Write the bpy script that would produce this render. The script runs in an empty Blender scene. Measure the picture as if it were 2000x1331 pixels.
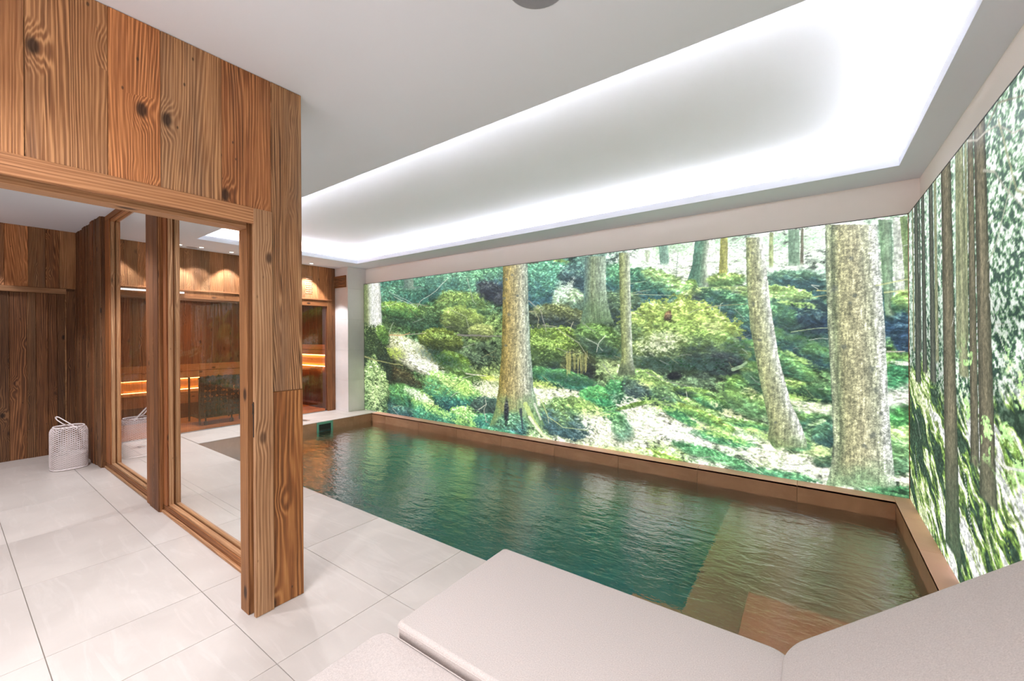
import bpy, bmesh, math, random
import numpy as np
from mathutils import Vector, Matrix

sc = bpy.context.scene
COL = sc.collection
R = math.radians
random.seed(7)

# ================================================================= camera, world, exposure, large lights
EYE = 1.4512
cam_d = bpy.data.cameras.new('camera'); cam = bpy.data.objects.new('camera', cam_d); COL.objects.link(cam)
cam_d.sensor_width = 36.0; cam_d.lens = 812.314 / 2000 * 36.0
cam_d.shift_y = 7.8649 / 2000 * -1
cam_d.clip_start = 0.02; cam_d.clip_end = 60
yaw, pitch, roll = R(-35.9738), R(-0.0138), R(-0.3164)
fw = Vector((math.sin(yaw) * math.cos(pitch), math.cos(yaw) * math.cos(pitch), math.sin(pitch)))
rt = Vector((math.cos(yaw), -math.sin(yaw), 0)); up = rt.cross(fw)
rt2 = rt * math.cos(roll) + up * math.sin(roll); up2 = -rt * math.sin(roll) + up * math.cos(roll)
cam.matrix_world = Matrix(((rt2.x, up2.x, -fw.x, 0), (rt2.y, up2.y, -fw.y, 0), (rt2.z, up2.z, -fw.z, EYE), (0, 0, 0, 1)))
sc.camera = cam

w = bpy.data.worlds.new('world'); sc.world = w; w.use_nodes = True
w.node_tree.nodes['Background'].inputs[0].default_value = (.9, .95, 1, 1)
w.node_tree.nodes['Background'].inputs[1].default_value = .02
sc.view_settings.view_transform = 'Standard'; sc.view_settings.look = 'None'
sc.view_settings.exposure = 0.56; sc.view_settings.gamma = 1.0
sc.view_settings.use_curve_mapping = False
sc.cycles.max_bounces = 10; sc.cycles.diffuse_bounces = 6; sc.cycles.glossy_bounces = 5
sc.cycles.transmission_bounces = 8; sc.cycles.transparent_max_bounces = 16; sc.cycles.volume_bounces = 0
sc.cycles.caustics_refractive = True; sc.cycles.caustics_reflective = True
sc.cycles.sample_clamp_indirect = 5.0; sc.cycles.use_denoising = True
sc.cycles.use_light_tree = True
sc.cycles.use_adaptive_sampling = True; sc.cycles.adaptive_threshold = .02; sc.cycles.adaptive_min_samples = 16

COVE_POWER = 118.0          # radiance of the hidden LED strips
PRINT_GAIN = 0.84          # radiance of the backlit forest prints
SPOT_K = 1.6

# ================================================================= room measures (metres)
H = 2.825                  # ceiling
XW = -2.349                # face of the timber wall
YE = 1.211                 # its free end
YP = 2.092                 # pool edge
XP = -6.86                 # far end of the pool
YM = 5.02; YMW = 5.067     # face of the long print, wall behind it
XR = 0.68; XRW = 0.759     # face of the tall print, wall behind it
YC = 4.86; XC = 0.568      # inner edge of the stone kerb
XS = -7.75                 # sauna front
XL = -7.73                 # far wall of the lobby
YB = -1.6                  # wall behind the camera
ZW = -0.16                 # water level
CX0, CX1, CY0, CY1 = -6.90, 0.568, 2.096, 4.594     # opening of the ceiling cove

# ================================================================= helpers
def link(o, parent=None):
    COL.objects.link(o)
    if parent is not None:
        o.parent = parent
        o.matrix_parent_inverse = parent.matrix_world.inverted() if parent.type != 'EMPTY' else Matrix.Translation(parent.location).inverted()
    return o

def tag(o, label=None, cat=None, group=None, kind=None):
    if label: o['label'] = label
    if cat: o['category'] = cat
    if group: o['group'] = group
    if kind: o['kind'] = kind
    return o

def empty(name, loc, label=None, cat=None, group=None, kind=None):
    o = bpy.data.objects.new(name, None); COL.objects.link(o); o.location = loc; o.empty_display_size = .1
    return tag(o, label, cat, group, kind)

class MB:
    """collects boxes, tubes and lathes with UVs in metres (v runs along the grain)"""
    def __init__(s): s.v = []; s.f = []; s.uv = []; s.sm = []
    def quad(s, pts, uvs, smooth=False):
        b = len(s.v); s.v += [tuple(p) for p in pts]; s.f.append(tuple(range(b, b + len(pts)))); s.uv += list(uvs); s.sm.append(smooth)
    def box(s, x0, x1, y0, y1, z0, z1, grain='z', off=None):
        if off is None: off = (random.uniform(0, 40), random.uniform(0, 40))
        b = len(s.v)
        P = [(x, y, z) for z in (z0, z1) for y in (y0, y1) for x in (x0, x1)]
        s.v += P
        gi = 'xyz'.index(grain)
        for f, ax in (((0, 2, 3, 1), 2), ((4, 5, 7, 6), 2), ((0, 1, 5, 4), 1), ((2, 6, 7, 3), 1), ((0, 4, 6, 2), 0), ((1, 3, 7, 5), 0)):
            s.f.append(tuple(b + i for i in f)); s.sm.append(False)
            o = [i for i in (0, 1, 2) if i != ax]
            if ax == gi: a, c = o
            else: c = gi; a = [i for i in o if i != gi][0]
            for i in f: s.uv.append((P[i][a] + off[0] + ax * .37, P[i][c] + off[1]))
        return s
    def tube(s, pts, r, n=10, close=False, cap=True):
        pts = [Vector(p) for p in pts]; rings = []
        m = len(pts); L = 0
        for i, p in enumerate(pts):
            a = pts[(i - 1) % m] if (close or i > 0) else p; c = pts[(i + 1) % m] if (close or i < m - 1) else p
            t = (c - a).normalized(); u = t.orthogonal() if i == 0 else (pu - t * pu.dot(t))
            u.normalize(); pu = u; v = t.cross(u)
            rr = r[i] if isinstance(r, (list, tuple)) else r
            b = len(s.v); rings.append((b, L))
            for k in range(n):
                q = p + u * math.cos(2 * math.pi * k / n) * rr + v * math.sin(2 * math.pi * k / n) * rr
                s.v.append(tuple(q))
            if i < m - 1: L += (pts[i + 1] - p).length
        seg = m if close else m - 1
        for i in range(seg):
            a, la = rings[i]; b, lb = rings[(i + 1) % m]
            for k in range(n):
                j = (k + 1) % n
                s.f.append((a + k, a + j, b + j, b + k)); s.sm.append(True)
                s.uv += [(k / n * .1, la), ((k + 1) / n * .1, la), ((k + 1) / n * .1, lb), (k / n * .1, lb)]
        if cap and not close:
            for (b, l), rev in ((rings[0], True), (rings[-1], False)):
                f = [b + k for k in range(n)]
                if rev: f.reverse()
                s.f.append(tuple(f)); s.sm.append(False); s.uv += [(0, l)] * n
        return s
    def lathe(s, prof, cx, cy, n=32, capb=False, capt=False):
        base = len(s.v)
        for r, z in prof:
            for k in range(n):
                a = 2 * math.pi * k / n; s.v.append((cx + r * math.cos(a), cy + r * math.sin(a), z))
        for i in range(len(prof) - 1):
            for k in range(n):
                j = (k + 1) % n; a = base + i * n; b = a + n
                s.f.append((a + k, a + j, b + j, b + k)); s.sm.append(True)
                s.uv += [(k / n, prof[i][1]), ((k + 1) / n, prof[i][1]), ((k + 1) / n, prof[i + 1][1]), (k / n, prof[i + 1][1])]
        if capb: s.f.append(tuple(base + k for k in reversed(range(n)))); s.sm.append(False); s.uv += [(0, 0)] * n
        if capt:
            b = base + (len(prof) - 1) * n; s.f.append(tuple(b + k for k in range(n))); s.sm.append(False); s.uv += [(0, 0)] * n
        return s
    def mesh(s, name, mat):
        me = bpy.data.meshes.new(name); me.from_pydata(s.v, [], s.f)
        uv = me.uv_layers.new(name='UVMap'); uv.data.foreach_set('uv', np.array(s.uv, np.float32).ravel())
        me.polygons.foreach_set('use_smooth', s.sm)
        if mat: me.materials.append(mat)
        me.update(); return me
    def build(s, name, mat, parent=None, bevel=0, seg=1, **k):
        o = bpy.data.objects.new(name, s.mesh(name, mat)); link(o, parent)
        if bevel:
            m = o.modifiers.new('edge', 'BEVEL'); m.width = bevel; m.segments = seg; m.limit_method = 'ANGLE'; m.angle_limit = R(40)
        return tag(o, **k)

def box(name, mat, b, parent=None, grain='z', bevel=0, seg=1, **k):
    return MB().box(*b, grain=grain).build(name, mat, parent, bevel, seg, **k)

# ----------------------------------------------------------------- node helper
class N:
    def __init__(s, name):
        s.m = bpy.data.materials.new(name); s.m.use_nodes = True; s.t = s.m.node_tree; s.t.nodes.clear()
        s.out = s.t.nodes.new('ShaderNodeOutputMaterial')
    def n(s, typ, inp=None, **kw):
        nd = s.t.nodes.new('ShaderNode' + typ)
        for k, v in kw.items(): setattr(nd, k, v)
        for k, v in (inp or {}).items():
            sock = nd.inputs[k]
            if isinstance(v, bpy.types.NodeSocket): s.t.links.new(v, sock)
            elif isinstance(v, (tuple, list)) and len(v) == 3 and sock.type == 'RGBA': sock.default_value = (*v, 1)
            else: sock.default_value = v
        return nd
    def math(s, op, a, b=0.0, c=None, clamp=False):
        i = {0: a, 1: b}
        if c is not None: i[2] = c
        return s.n('Math', i, operation=op, use_clamp=clamp).outputs[0]
    def comb(s, x, y, z): return s.n('CombineXYZ', {0: x, 1: y, 2: z}).outputs[0]
    def noise(s, v, scale, detail=2, rough=.5, dist=0): return s.n('TexNoise', {'Vector': v, 'Scale': scale, 'Detail': detail, 'Roughness': rough, 'Distortion': dist}).outputs['Fac']
    def ramp(s, f, stops, interp='LINEAR'):
        nd = s.n('ValToRGB', {'Fac': f}); cr = nd.color_ramp; cr.interpolation = interp
        while len(cr.elements) > 1: cr.elements.remove(cr.elements[-1])
        cr.elements[0].position = stops[0][0]; c = stops[0][1]; cr.elements[0].color = (*c, 1) if isinstance(c, (tuple, list)) else (c, c, c, 1)
        for p, c in stops[1:]:
            e = cr.elements.new(p); e.color = (*c, 1) if isinstance(c, (tuple, list)) else (c, c, c, 1)
        return nd.outputs['Color']
    def mix(s, f, a, b, mode='MIX'):
        nd = s.n('Mix', data_type='RGBA', blend_type=mode)
        for k, v in ((0, f), (6, a), (7, b)):
            if isinstance(v, bpy.types.NodeSocket): s.t.links.new(v, nd.inputs[k])
            elif isinstance(v, (tuple, list)): nd.inputs[k].default_value = (*v, 1)
            else: nd.inputs[k].default_value = v
        return nd.outputs[2]
    def bump(s, h, strength=.3, dist=.002, normal=None):
        i = {'Height': h, 'Strength': strength, 'Distance': dist}
        if normal is not None: i['Normal'] = normal
        return s.n('Bump', i).outputs[0]
    def bsdf(s, col, rough=.5, normal=None, spec=.5, **k):
        i = {'Base Color': col, 'Roughness': rough, 'Specular IOR Level': spec}
        if normal is not None: i['Normal'] = normal
        i.update(k)
        b = s.n('BsdfPrincipled', i); s.t.links.new(b.outputs[0], s.out.inputs[0]); return s.m
    def surf(s, sock): s.t.links.new(sock, s.out.inputs[0]); return s.m

def lin(r, g, b):
    f = lambda c: (c / 255 / 12.92) if c <= 10.3 else ((c / 255 + .055) / 1.055) ** 2.4
    return (f(r), f(g), f(b))

def wood(name, dark, mid, light, grey, lines=42, warp=1.0, knots=1.0, spread=.5, bump=.5, rough=.62, greyamt=.5):
    """sawn old timber: growth rings warped into flames, knots, weathered patches; every board its own cut"""
    s = N(name)
    uv = s.n('UVMap').outputs[0]; sep = s.n('SeparateXYZ', {0: uv}); u, v = sep.outputs[0], sep.outputs[1]
    rnd = s.n('ObjectInfo').outputs['Random']; rz = s.math('MULTIPLY', rnd, 61.0)
    # knots
    kv = s.comb(s.math('MULTIPLY', u, 6.5), s.math('MULTIPLY', v, 3.6), rz)
    vor = s.n('TexVoronoi', {'Vector': kv, 'Scale': 1.0, 'Randomness': 1.0}, feature='F1', voronoi_dimensions='3D')
    d = vor.outputs['Distance']
    knot = s.n('MapRange', {0: d, 1: .17, 2: .07, 3: 0.0, 4: 1.0}, clamp=True, interpolation_type='SMOOTHSTEP').outputs[0]
    bow = s.n('MapRange', {0: d, 1: .42, 2: .0, 3: 0.0, 4: 1.0}, clamp=True, interpolation_type='SMOOTHSTEP').outputs[0]
    slow = s.noise(s.comb(s.math('MULTIPLY', u, 3.4), s.math('MULTIPLY', v, .42), rz), 1.0, 2, .45)
    med = s.noise(s.comb(s.math('MULTIPLY', u, 16.0), s.math('MULTIPLY', v, 2.2), rz), 1.0, 3, .5)
    field = s.math('ADD', s.math('MULTIPLY', u, 1.0), s.math('MULTIPLY', slow, .22 * warp))
    field = s.math('ADD', field, s.math('MULTIPLY', med, .016 * warp))
    kcol = s.ramp(vor.outputs['Color'], [(.43, 0.0), (.49, 1.0)])
    field = s.math('ADD', field, s.math('MULTIPLY', s.math('MULTIPLY', bow, kcol), .040 * knots))
    jit = s.noise(s.comb(s.math('MULTIPLY', u, 38.0), s.math('MULTIPLY', v, .25), rz), 1.0, 2, .5)
    field = s.math('ADD', field, s.math('MULTIPLY', jit, .030))
    ph = s.math('MULTIPLY', field, lines * 2 * math.pi)
    ring = s.math('MULTIPLY_ADD', s.math('SINE', ph), .5, .5)
    ring = s.math('POWER', ring, 1.6)
    amp = s.noise(s.comb(s.math('MULTIPLY', u, 13.0), s.math('MULTIPLY', v, 1.1), s.math('ADD', rz, 4.0)), 1.0, 3, .6)
    amp = s.n('MapRange', {0: amp, 1: .35, 2: .68, 3: .25, 4: 1.25}, clamp=True).outputs[0]
    ring = s.math('MULTIPLY_ADD', s.math('SUBTRACT', ring, .4), amp, .4)
    fine = s.noise(s.comb(s.math('MULTIPLY', u, 230.0), s.math('MULTIPLY', v, 3.0), rz), 1.0, 3, .6)
    patch = s.noise(s.comb(s.math('MULTIPLY', u, 4.0), s.math('MULTIPLY', v, .9), s.math('ADD', rz, 9.0)), 1.0, 4, .55)
    val = s.math('ADD', s.math('MULTIPLY', ring, .30), s.math('ADD', s.math('MULTIPLY', fine, .52), s.math('MULTIPLY', patch, .46)))
    c = s.ramp(val, [(.31, dark), (.56, mid), (.84, light)])
    gm = s.n('MapRange', {0: s.noise(s.comb(s.math('MULTIPLY', u, 7.0), s.math('MULTIPLY', v, .55), s.math('ADD', rz, 23.0)), 1.0, 4, .6), 1: .48, 2: .70, 3: 0.0, 4: greyamt}, clamp=True).outputs[0]
    c = s.mix(gm, c, s.mix(ring, tuple(x * .6 for x in grey), grey))
    br = s.n('MapRange', {0: rnd, 1: 0, 2: 1, 3: 1 - spread * .5, 4: 1 + spread * .45}).outputs[0]
    rnd2 = s.math('FRACT', s.math('MULTIPLY', rnd, 17.31))
    hue = s.ramp(rnd2, [(0, (1.12, .94, .80)), (.5, (1, 1, 1)), (1, (.90, 1.0, 1.10))])
    c = s.mix(1.0, c, hue, 'MULTIPLY'); c = s.n('VectorMath', {0: c, 3: br}, operation='SCALE').outputs[0]
    if knots:
        kk = s.math('MULTIPLY', s.math('MULTIPLY', knot, kcol), .9)
        c = s.mix(kk, c, tuple(x * .35 for x in dark))
    # nail and worm holes, dark checks
    hv = s.n('TexVoronoi', {'Vector': s.comb(s.math('MULTIPLY', u, 14), s.math('MULTIPLY', v, 7), rz), 'Scale': 1.0}, feature='F1', voronoi_dimensions='3D')
    hole = s.n('MapRange', {0: hv.outputs['Distance'], 1: .075, 2: .04, 3: 0, 4: .75 * min(1, knots)}, clamp=True).outputs[0]
    c = s.mix(hole, c, (.03, .018, .01))
    ht = s.math('ADD', s.math('MULTIPLY', ring, .8), s.math('ADD', s.math('MULTIPLY', fine, .5), s.math('MULTIPLY', hole, -1.0)))
    return s.bsdf(c, rough, s.bump(ht, bump, .0025), .35)

M = {}
M['old_wood'] = wood('reclaimed_spruce', lin(70, 40, 20), lin(146, 96, 58), lin(210, 154, 104), lin(120, 98, 82), lines=80, bump=.6)
M['old_wood_dark'] = wood('reclaimed_spruce_dark', lin(50, 30, 16), lin(98, 62, 36), lin(150, 104, 66), lin(84, 66, 52), lines=70, spread=.6, greyamt=.35)
M['trim_wood'] = wood('planed_spruce_trim', lin(104, 66, 40), lin(160, 112, 74), lin(200, 152, 110), lin(150, 118, 94), lines=64, warp=.6, knots=.5, spread=.18, bump=.35, greyamt=.3)
M['frame_wood'] = wood('brown_stained_frame', lin(76, 42, 20), lin(126, 78, 42), lin(170, 116, 70), lin(118, 86, 62), lines=70, warp=.5, knots=.25, spread=.2, bump=.25, greyamt=.2)
M['flame_wood'] = wood('orange_flame_spruce', lin(66, 34, 14), lin(138, 84, 42), lin(186, 128, 74), lin(128, 84, 50), lines=34, warp=2.6, knots=1.2, spread=.1, bump=.6, greyamt=.15)
M['sauna_wood'] = wood('sauna_aspen', lin(168, 112, 66), lin(206, 150, 98), lin(228, 178, 126), lin(190, 146, 104), lines=50, warp=.5, knots=.25, spread=.2, bump=.15, greyamt=.2)

def plaster(name, col, var=.02):
    s = N(name); g = s.n('NewGeometry').outputs['Position']
    n1 = s.noise(g, 1.1, 3); n2 = s.noise(g, 60, 2)
    c = s.mix(n1, tuple(x * (1 - var) for x in col), tuple(min(1, x * (1 + var)) for x in col))
    return s.bsdf(c, .85, s.bump(n2, .08, .001), .2)
M['ceiling'] = plaster('ceiling_paint', lin(240, 243, 252))
M['ceiling_top'] = plaster('cove_paint', lin(249, 249, 252))
M['wall_bounce_tint'] = plaster('white_paint_bounce_tinted', lin(250, 240, 232))  # warm tint of bounced light mixed into the wall paint
M['white_wall'] = plaster('white_paint', lin(232, 229, 226))

def tile_mat(name, a, b, vein, rough=.38, scale=1.0, bumpk=.06):
    s = N(name); g = s.n('NewGeometry').outputs['Position']; rnd = s.n('ObjectInfo').outputs['Random']
    p = s.n('VectorMath', {0: g, 1: s.comb(s.math('MULTIPLY', rnd, 37.0), s.math('MULTIPLY', rnd, 91.0), s.math('MULTIPLY', rnd, 13.0))}, operation='ADD').outputs[0]
    n1 = s.noise(p, 2.2 * scale, 5, .55, .6)
    st = s.n('Mapping', {'Vector': p, 'Rotation': (0, 0, R(33)), 'Scale': (1.0, 7.0, 3.0)}).outputs[0]
    n2 = s.noise(st, 2.0 * scale, 5, .6, 1.2)
    n3 = s.noise(p, 90, 3, .6)
    c = s.mix(s.ramp(n1, [(.3, 0.0), (.7, 1.0)]), a, b)
    c = s.mix(s.ramp(n2, [(.52, 0.0), (.66, .28), (.80, 0.0)]), c, vein)
    c = s.mix(s.math('MULTIPLY', n3, .10), c, tuple(x * .75 for x in a))
    k = s.n('MapRange', {0: rnd, 1: 0, 2: 1, 3: .965, 4: 1.03}).outputs[0]
    c = s.n('VectorMath', {0: c, 3: k}, operation='SCALE').outputs[0]
    r = s.math('MULTIPLY_ADD', n1, .12, rough - .06)
    return s.bsdf(c, r, s.bump(n3, bumpk, .001), .45)
M['tile'] = tile_mat('floor_stoneware', lin(184, 175, 169), lin(197, 188, 182), lin(211, 203, 198))
M['grout'] = plaster('grout', lin(150, 140, 130))
M['kerb'] = tile_mat('kerb_stoneware', lin(232, 172, 148), lin(240, 184, 160), lin(244, 194, 170), .45)
M['pool_stone'] = tile_mat('pool_stoneware', lin(150, 106, 72), lin(172, 128, 92), lin(188, 148, 112), .5, 1.6)
M['step_stone'] = tile_mat('step_stoneware', lin(222, 144, 104), lin(232, 158, 118), lin(238, 172, 134), .5, 1.6)
M['pool_floor'] = tile_mat('pool_floor_stoneware', lin(34, 150, 146), lin(42, 162, 158), lin(54, 172, 168), .5, 1.6)
M['pillar'] = tile_mat('pillar_stoneware', lin(222, 217, 215), lin(230, 225, 223), lin(236, 232, 230), .4)

def plain(name, col, rough=.5, metal=0.0, spec=.5):
    s = N(name); n = s.noise(s.n('NewGeometry').outputs['Position'], 35, 2)
    c = s.mix(n, tuple(x * .93 for x in col), tuple(min(1, x * 1.05) for x in col))
    return s.bsdf(c, rough, None, spec, Metallic=metal)
M['black'] = plain('black_metal', (.012, .011, .010), .4)
M['pocket'] = plain('pocket_lining', (.012, .008, .005), .9)
M['strip'] = plain('dark_edge_strip', (.03, .025, .022), .5)
M['green_tint_plastic'] = plain('skimmer_frame_light_tint', lin(92, 150, 122), .4)  # green cast of the lighting put into the frame colour
M['silver'] = plain('brushed_ring', (.55, .55, .57), .35, .9)
M['grey_mesh'] = plain('grey_speaker_cloth', lin(150, 150, 156), .8)
M['lining'] = plain('white_towel', lin(205, 196, 194), .9)
M['brass'] = plain('corner_bead', lin(140, 74, 40), .45)
M['rock'] = plain('heater_stone', (.07, .075, .075), .85)
M['steel'] = plain('heater_steel', (.06, .06, .06), .4, .6)

def emit(name, col, k):
    s = N(name); n = s.noise(s.n('NewGeometry').outputs['Position'], 8, 1)
    return s.surf(s.n('Emission', {'Color': col, 'Strength': s.math('MULTIPLY_ADD', n, k * .04, k * .98)}).outputs[0])
M['cove_led'] = emit('cove_led', (.93, .95, 1.06), COVE_POWER)
M['warm_led'] = emit('sauna_led', (1.0, .50, .14), 26.0)
M['lamp'] = emit('downlight_glow', (1.0, .95, .9), 6.0)
M['bar_led'] = emit('wall_light_glow', (1.0, .95, .95), 2.0)

M['pale_hole'] = plain('pale_hole', lin(176, 150, 128), .8)
def fabric():
    s = N('pale_woven_fabric'); g = s.n('TexCoord').outputs['Object']
    n1 = s.noise(g, 260, 3, .6); n2 = s.noise(g, 55, 3, .6); n3 = s.noise(g, 3, 2)
    c = s.mix(s.ramp(n1, [(.3, 0.0), (.7, 1.0)]), lin(172, 161, 156), lin(199, 188, 183))
    c = s.mix(s.math('MULTIPLY', s.ramp(n2, [(.35, 0.0), (.65, 1.0)]), .35), c, lin(182, 175, 172))
    wv = s.n('TexWave', {'Vector': g, 'Scale': 160.0, 'Distortion': 1.5, 'Detail': 1.0}).outputs['Fac']
    h = s.math('ADD', s.math('MULTIPLY', n1, .7), s.math('MULTIPLY', wv, .3))
    return s.bsdf(c, .92, s.bump(h, .35, .0012), .15, **{'Sheen Weight': .15})
M['fabric'] = fabric()
M['rope'] = plain('pale_woven_cord', lin(236, 226, 226), .8)

def glass(name, tint=(.97, .985, .98), rough=0.0, ior=1.5):
    s = N(name); fr = s.n('Fresnel', {'IOR': ior}).outputs[0]
    fr = s.math('MULTIPLY', fr, s.math('SUBTRACT', 1.8, s.math('MULTIPLY', s.n('NewGeometry').outputs['Backfacing'], 1.8)))   # both faces of the thin pane at once
    n = s.noise(s.n('NewGeometry').outputs['Position'], .9, 1)
    b = s.bump(n, .05, .004)
    a = s.n('BsdfTransparent', {'Color': tint}).outputs[0]; g = s.n('BsdfGlossy', {'Color': (1, 1, 1), 'Roughness': rough, 'Normal': b}).outputs[0]
    mx = s.n('MixShader', {0: fr, 1: a, 2: g}).outputs[0]
    return s.surf(mx)
M['glass'] = glass('clear_glass')
M['sauna_glass'] = glass('bronze_glass', (.93, .86, .80), 0.0, 1.5)

def water():
    s = N('pool_water'); g = s.n('NewGeometry').outputs['Position']
    a = s.n('Mapping', {'Vector': g, 'Rotation': (0, 0, R(-28)), 'Scale': (1.0, 1.9, 1.0)}).outputs[0]
    n1 = s.noise(a, 5.0, 3, .5, .5); n2 = s.noise(a, 19.0, 3, .55, .7); n0 = s.noise(g, 1.3, 2, .5)
    h = s.math('ADD', s.math('MULTIPLY', n1, 1.0), s.math('ADD', s.math('MULTIPLY', n2, .30), s.math('MULTIPLY', n0, .7)))
    b = s.bump(h, .34, .03)
    fr = s.n('Fresnel', {'IOR': 1.33, 'Normal': b}).outputs[0]
    rf = s.n('BsdfRefraction', {'Color': (1, 1, 1), 'IOR': 1.33, 'Roughness': .02, 'Normal': b}).outputs[0]
    gl = s.n('BsdfGlossy', {'Color': (1, 1, 1), 'Roughness': .07, 'Normal': b}).outputs[0]
    s.surf(s.n('MixShader', {0: s.math('MULTIPLY', fr, 2.6, clamp=True), 1: rf, 2: gl}).outputs[0])
    vol = s.n('VolumeAbsorption', {'Color': (.42, .86, .90), 'Density': 1.1}).outputs[0]
    s.t.links.new(vol, s.out.inputs['Volume']); return s.m
M['water'] = water()

def print_mat(name, scale):
    s = N(name); c = s.n('Attribute', attribute_name='print').outputs['Color']
    g = s.n('NewGeometry').outputs['Position']
    n1 = s.noise(g, scale, 3, .65); n2 = s.noise(g, scale * 2.7, 2, .6)
    k = s.math('ADD', s.math('MULTIPLY', n1, 1.3), s.math('MULTIPLY', n2, .7))     # about 1
    c = s.n('VectorMath', {0: c, 3: s.n('MapRange', {0: k, 1: .6, 2: 1.4, 3: .62, 4: 1.38}).outputs[0]}, operation='SCALE').outputs[0]
    e = s.n('Emission', {'Color': c, 'Strength': PRINT_GAIN}).outputs[0]
    gl = s.n('BsdfGlossy', {'Color': (1, 1, 1), 'Roughness': .35}).outputs[0]
    return s.surf(s.n('MixShader', {0: .02, 1: e, 2: gl}).outputs[0])
M['print'] = print_mat('backlit_forest_print', 75.0)
M['print_tall'] = print_mat('backlit_spruce_print', 60.0)
# ---------------------------------------------------------------- forest prints (pure numpy painting)
import numpy as np

def _hash(ix, iy, seed):
    n = (ix.astype(np.int64) * 374761393 + iy.astype(np.int64) * 668265263 + seed * 974711) & 0x7fffffff
    n = ((n ^ (n >> 13)) * 1274126177) & 0x7fffffff
    n = (n ^ (n >> 16)) & 0xffff
    return n.astype(np.float32) / 65535.0

def vnoise(x, y, seed=0):
    ix = np.floor(x); iy = np.floor(y)
    fx = x - ix; fy = y - iy
    fx = fx * fx * (3 - 2 * fx); fy = fy * fy * (3 - 2 * fy)
    a = _hash(ix, iy, seed); b = _hash(ix + 1, iy, seed)
    c = _hash(ix, iy + 1, seed); d = _hash(ix + 1, iy + 1, seed)
    return (a + (b - a) * fx) * (1 - fy) + (c + (d - c) * fx) * fy

def fbm(x, y, octv=4, seed=0, gain=0.55):
    s = 0; a = 1.0; t = 0
    for i in range(octv):
        s = s + a * vnoise(x + 17.3 * i, y - 9.1 * i, seed + i * 31); t += a; a *= gain
        x = x * 2.03; y = y * 2.03
    return s / t            # about 0..1, mean .5

def cells(x, y, seed=0):
    """distance to the nearest and the second nearest jittered lattice point"""
    ix = np.floor(x); iy = np.floor(y)
    d1 = np.full(x.shape, 9.0, np.float32); d2 = d1.copy()
    for dx in (-1, 0, 1):
        for dy in (-1, 0, 1):
            jx = ix + dx; jy = iy + dy
            px = jx + _hash(jx, jy, seed); py = jy + _hash(jx, jy, seed + 7)
            d = np.hypot(px - x, py - y)
            n1 = np.minimum(d1, d); d2 = np.minimum(d2, np.maximum(d1, d)); d1 = n1
    return d1, d2

def sstep(a, b, x):
    t = np.clip((x - a) / (b - a), 0, 1)
    return t * t * (3 - 2 * t)

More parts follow.
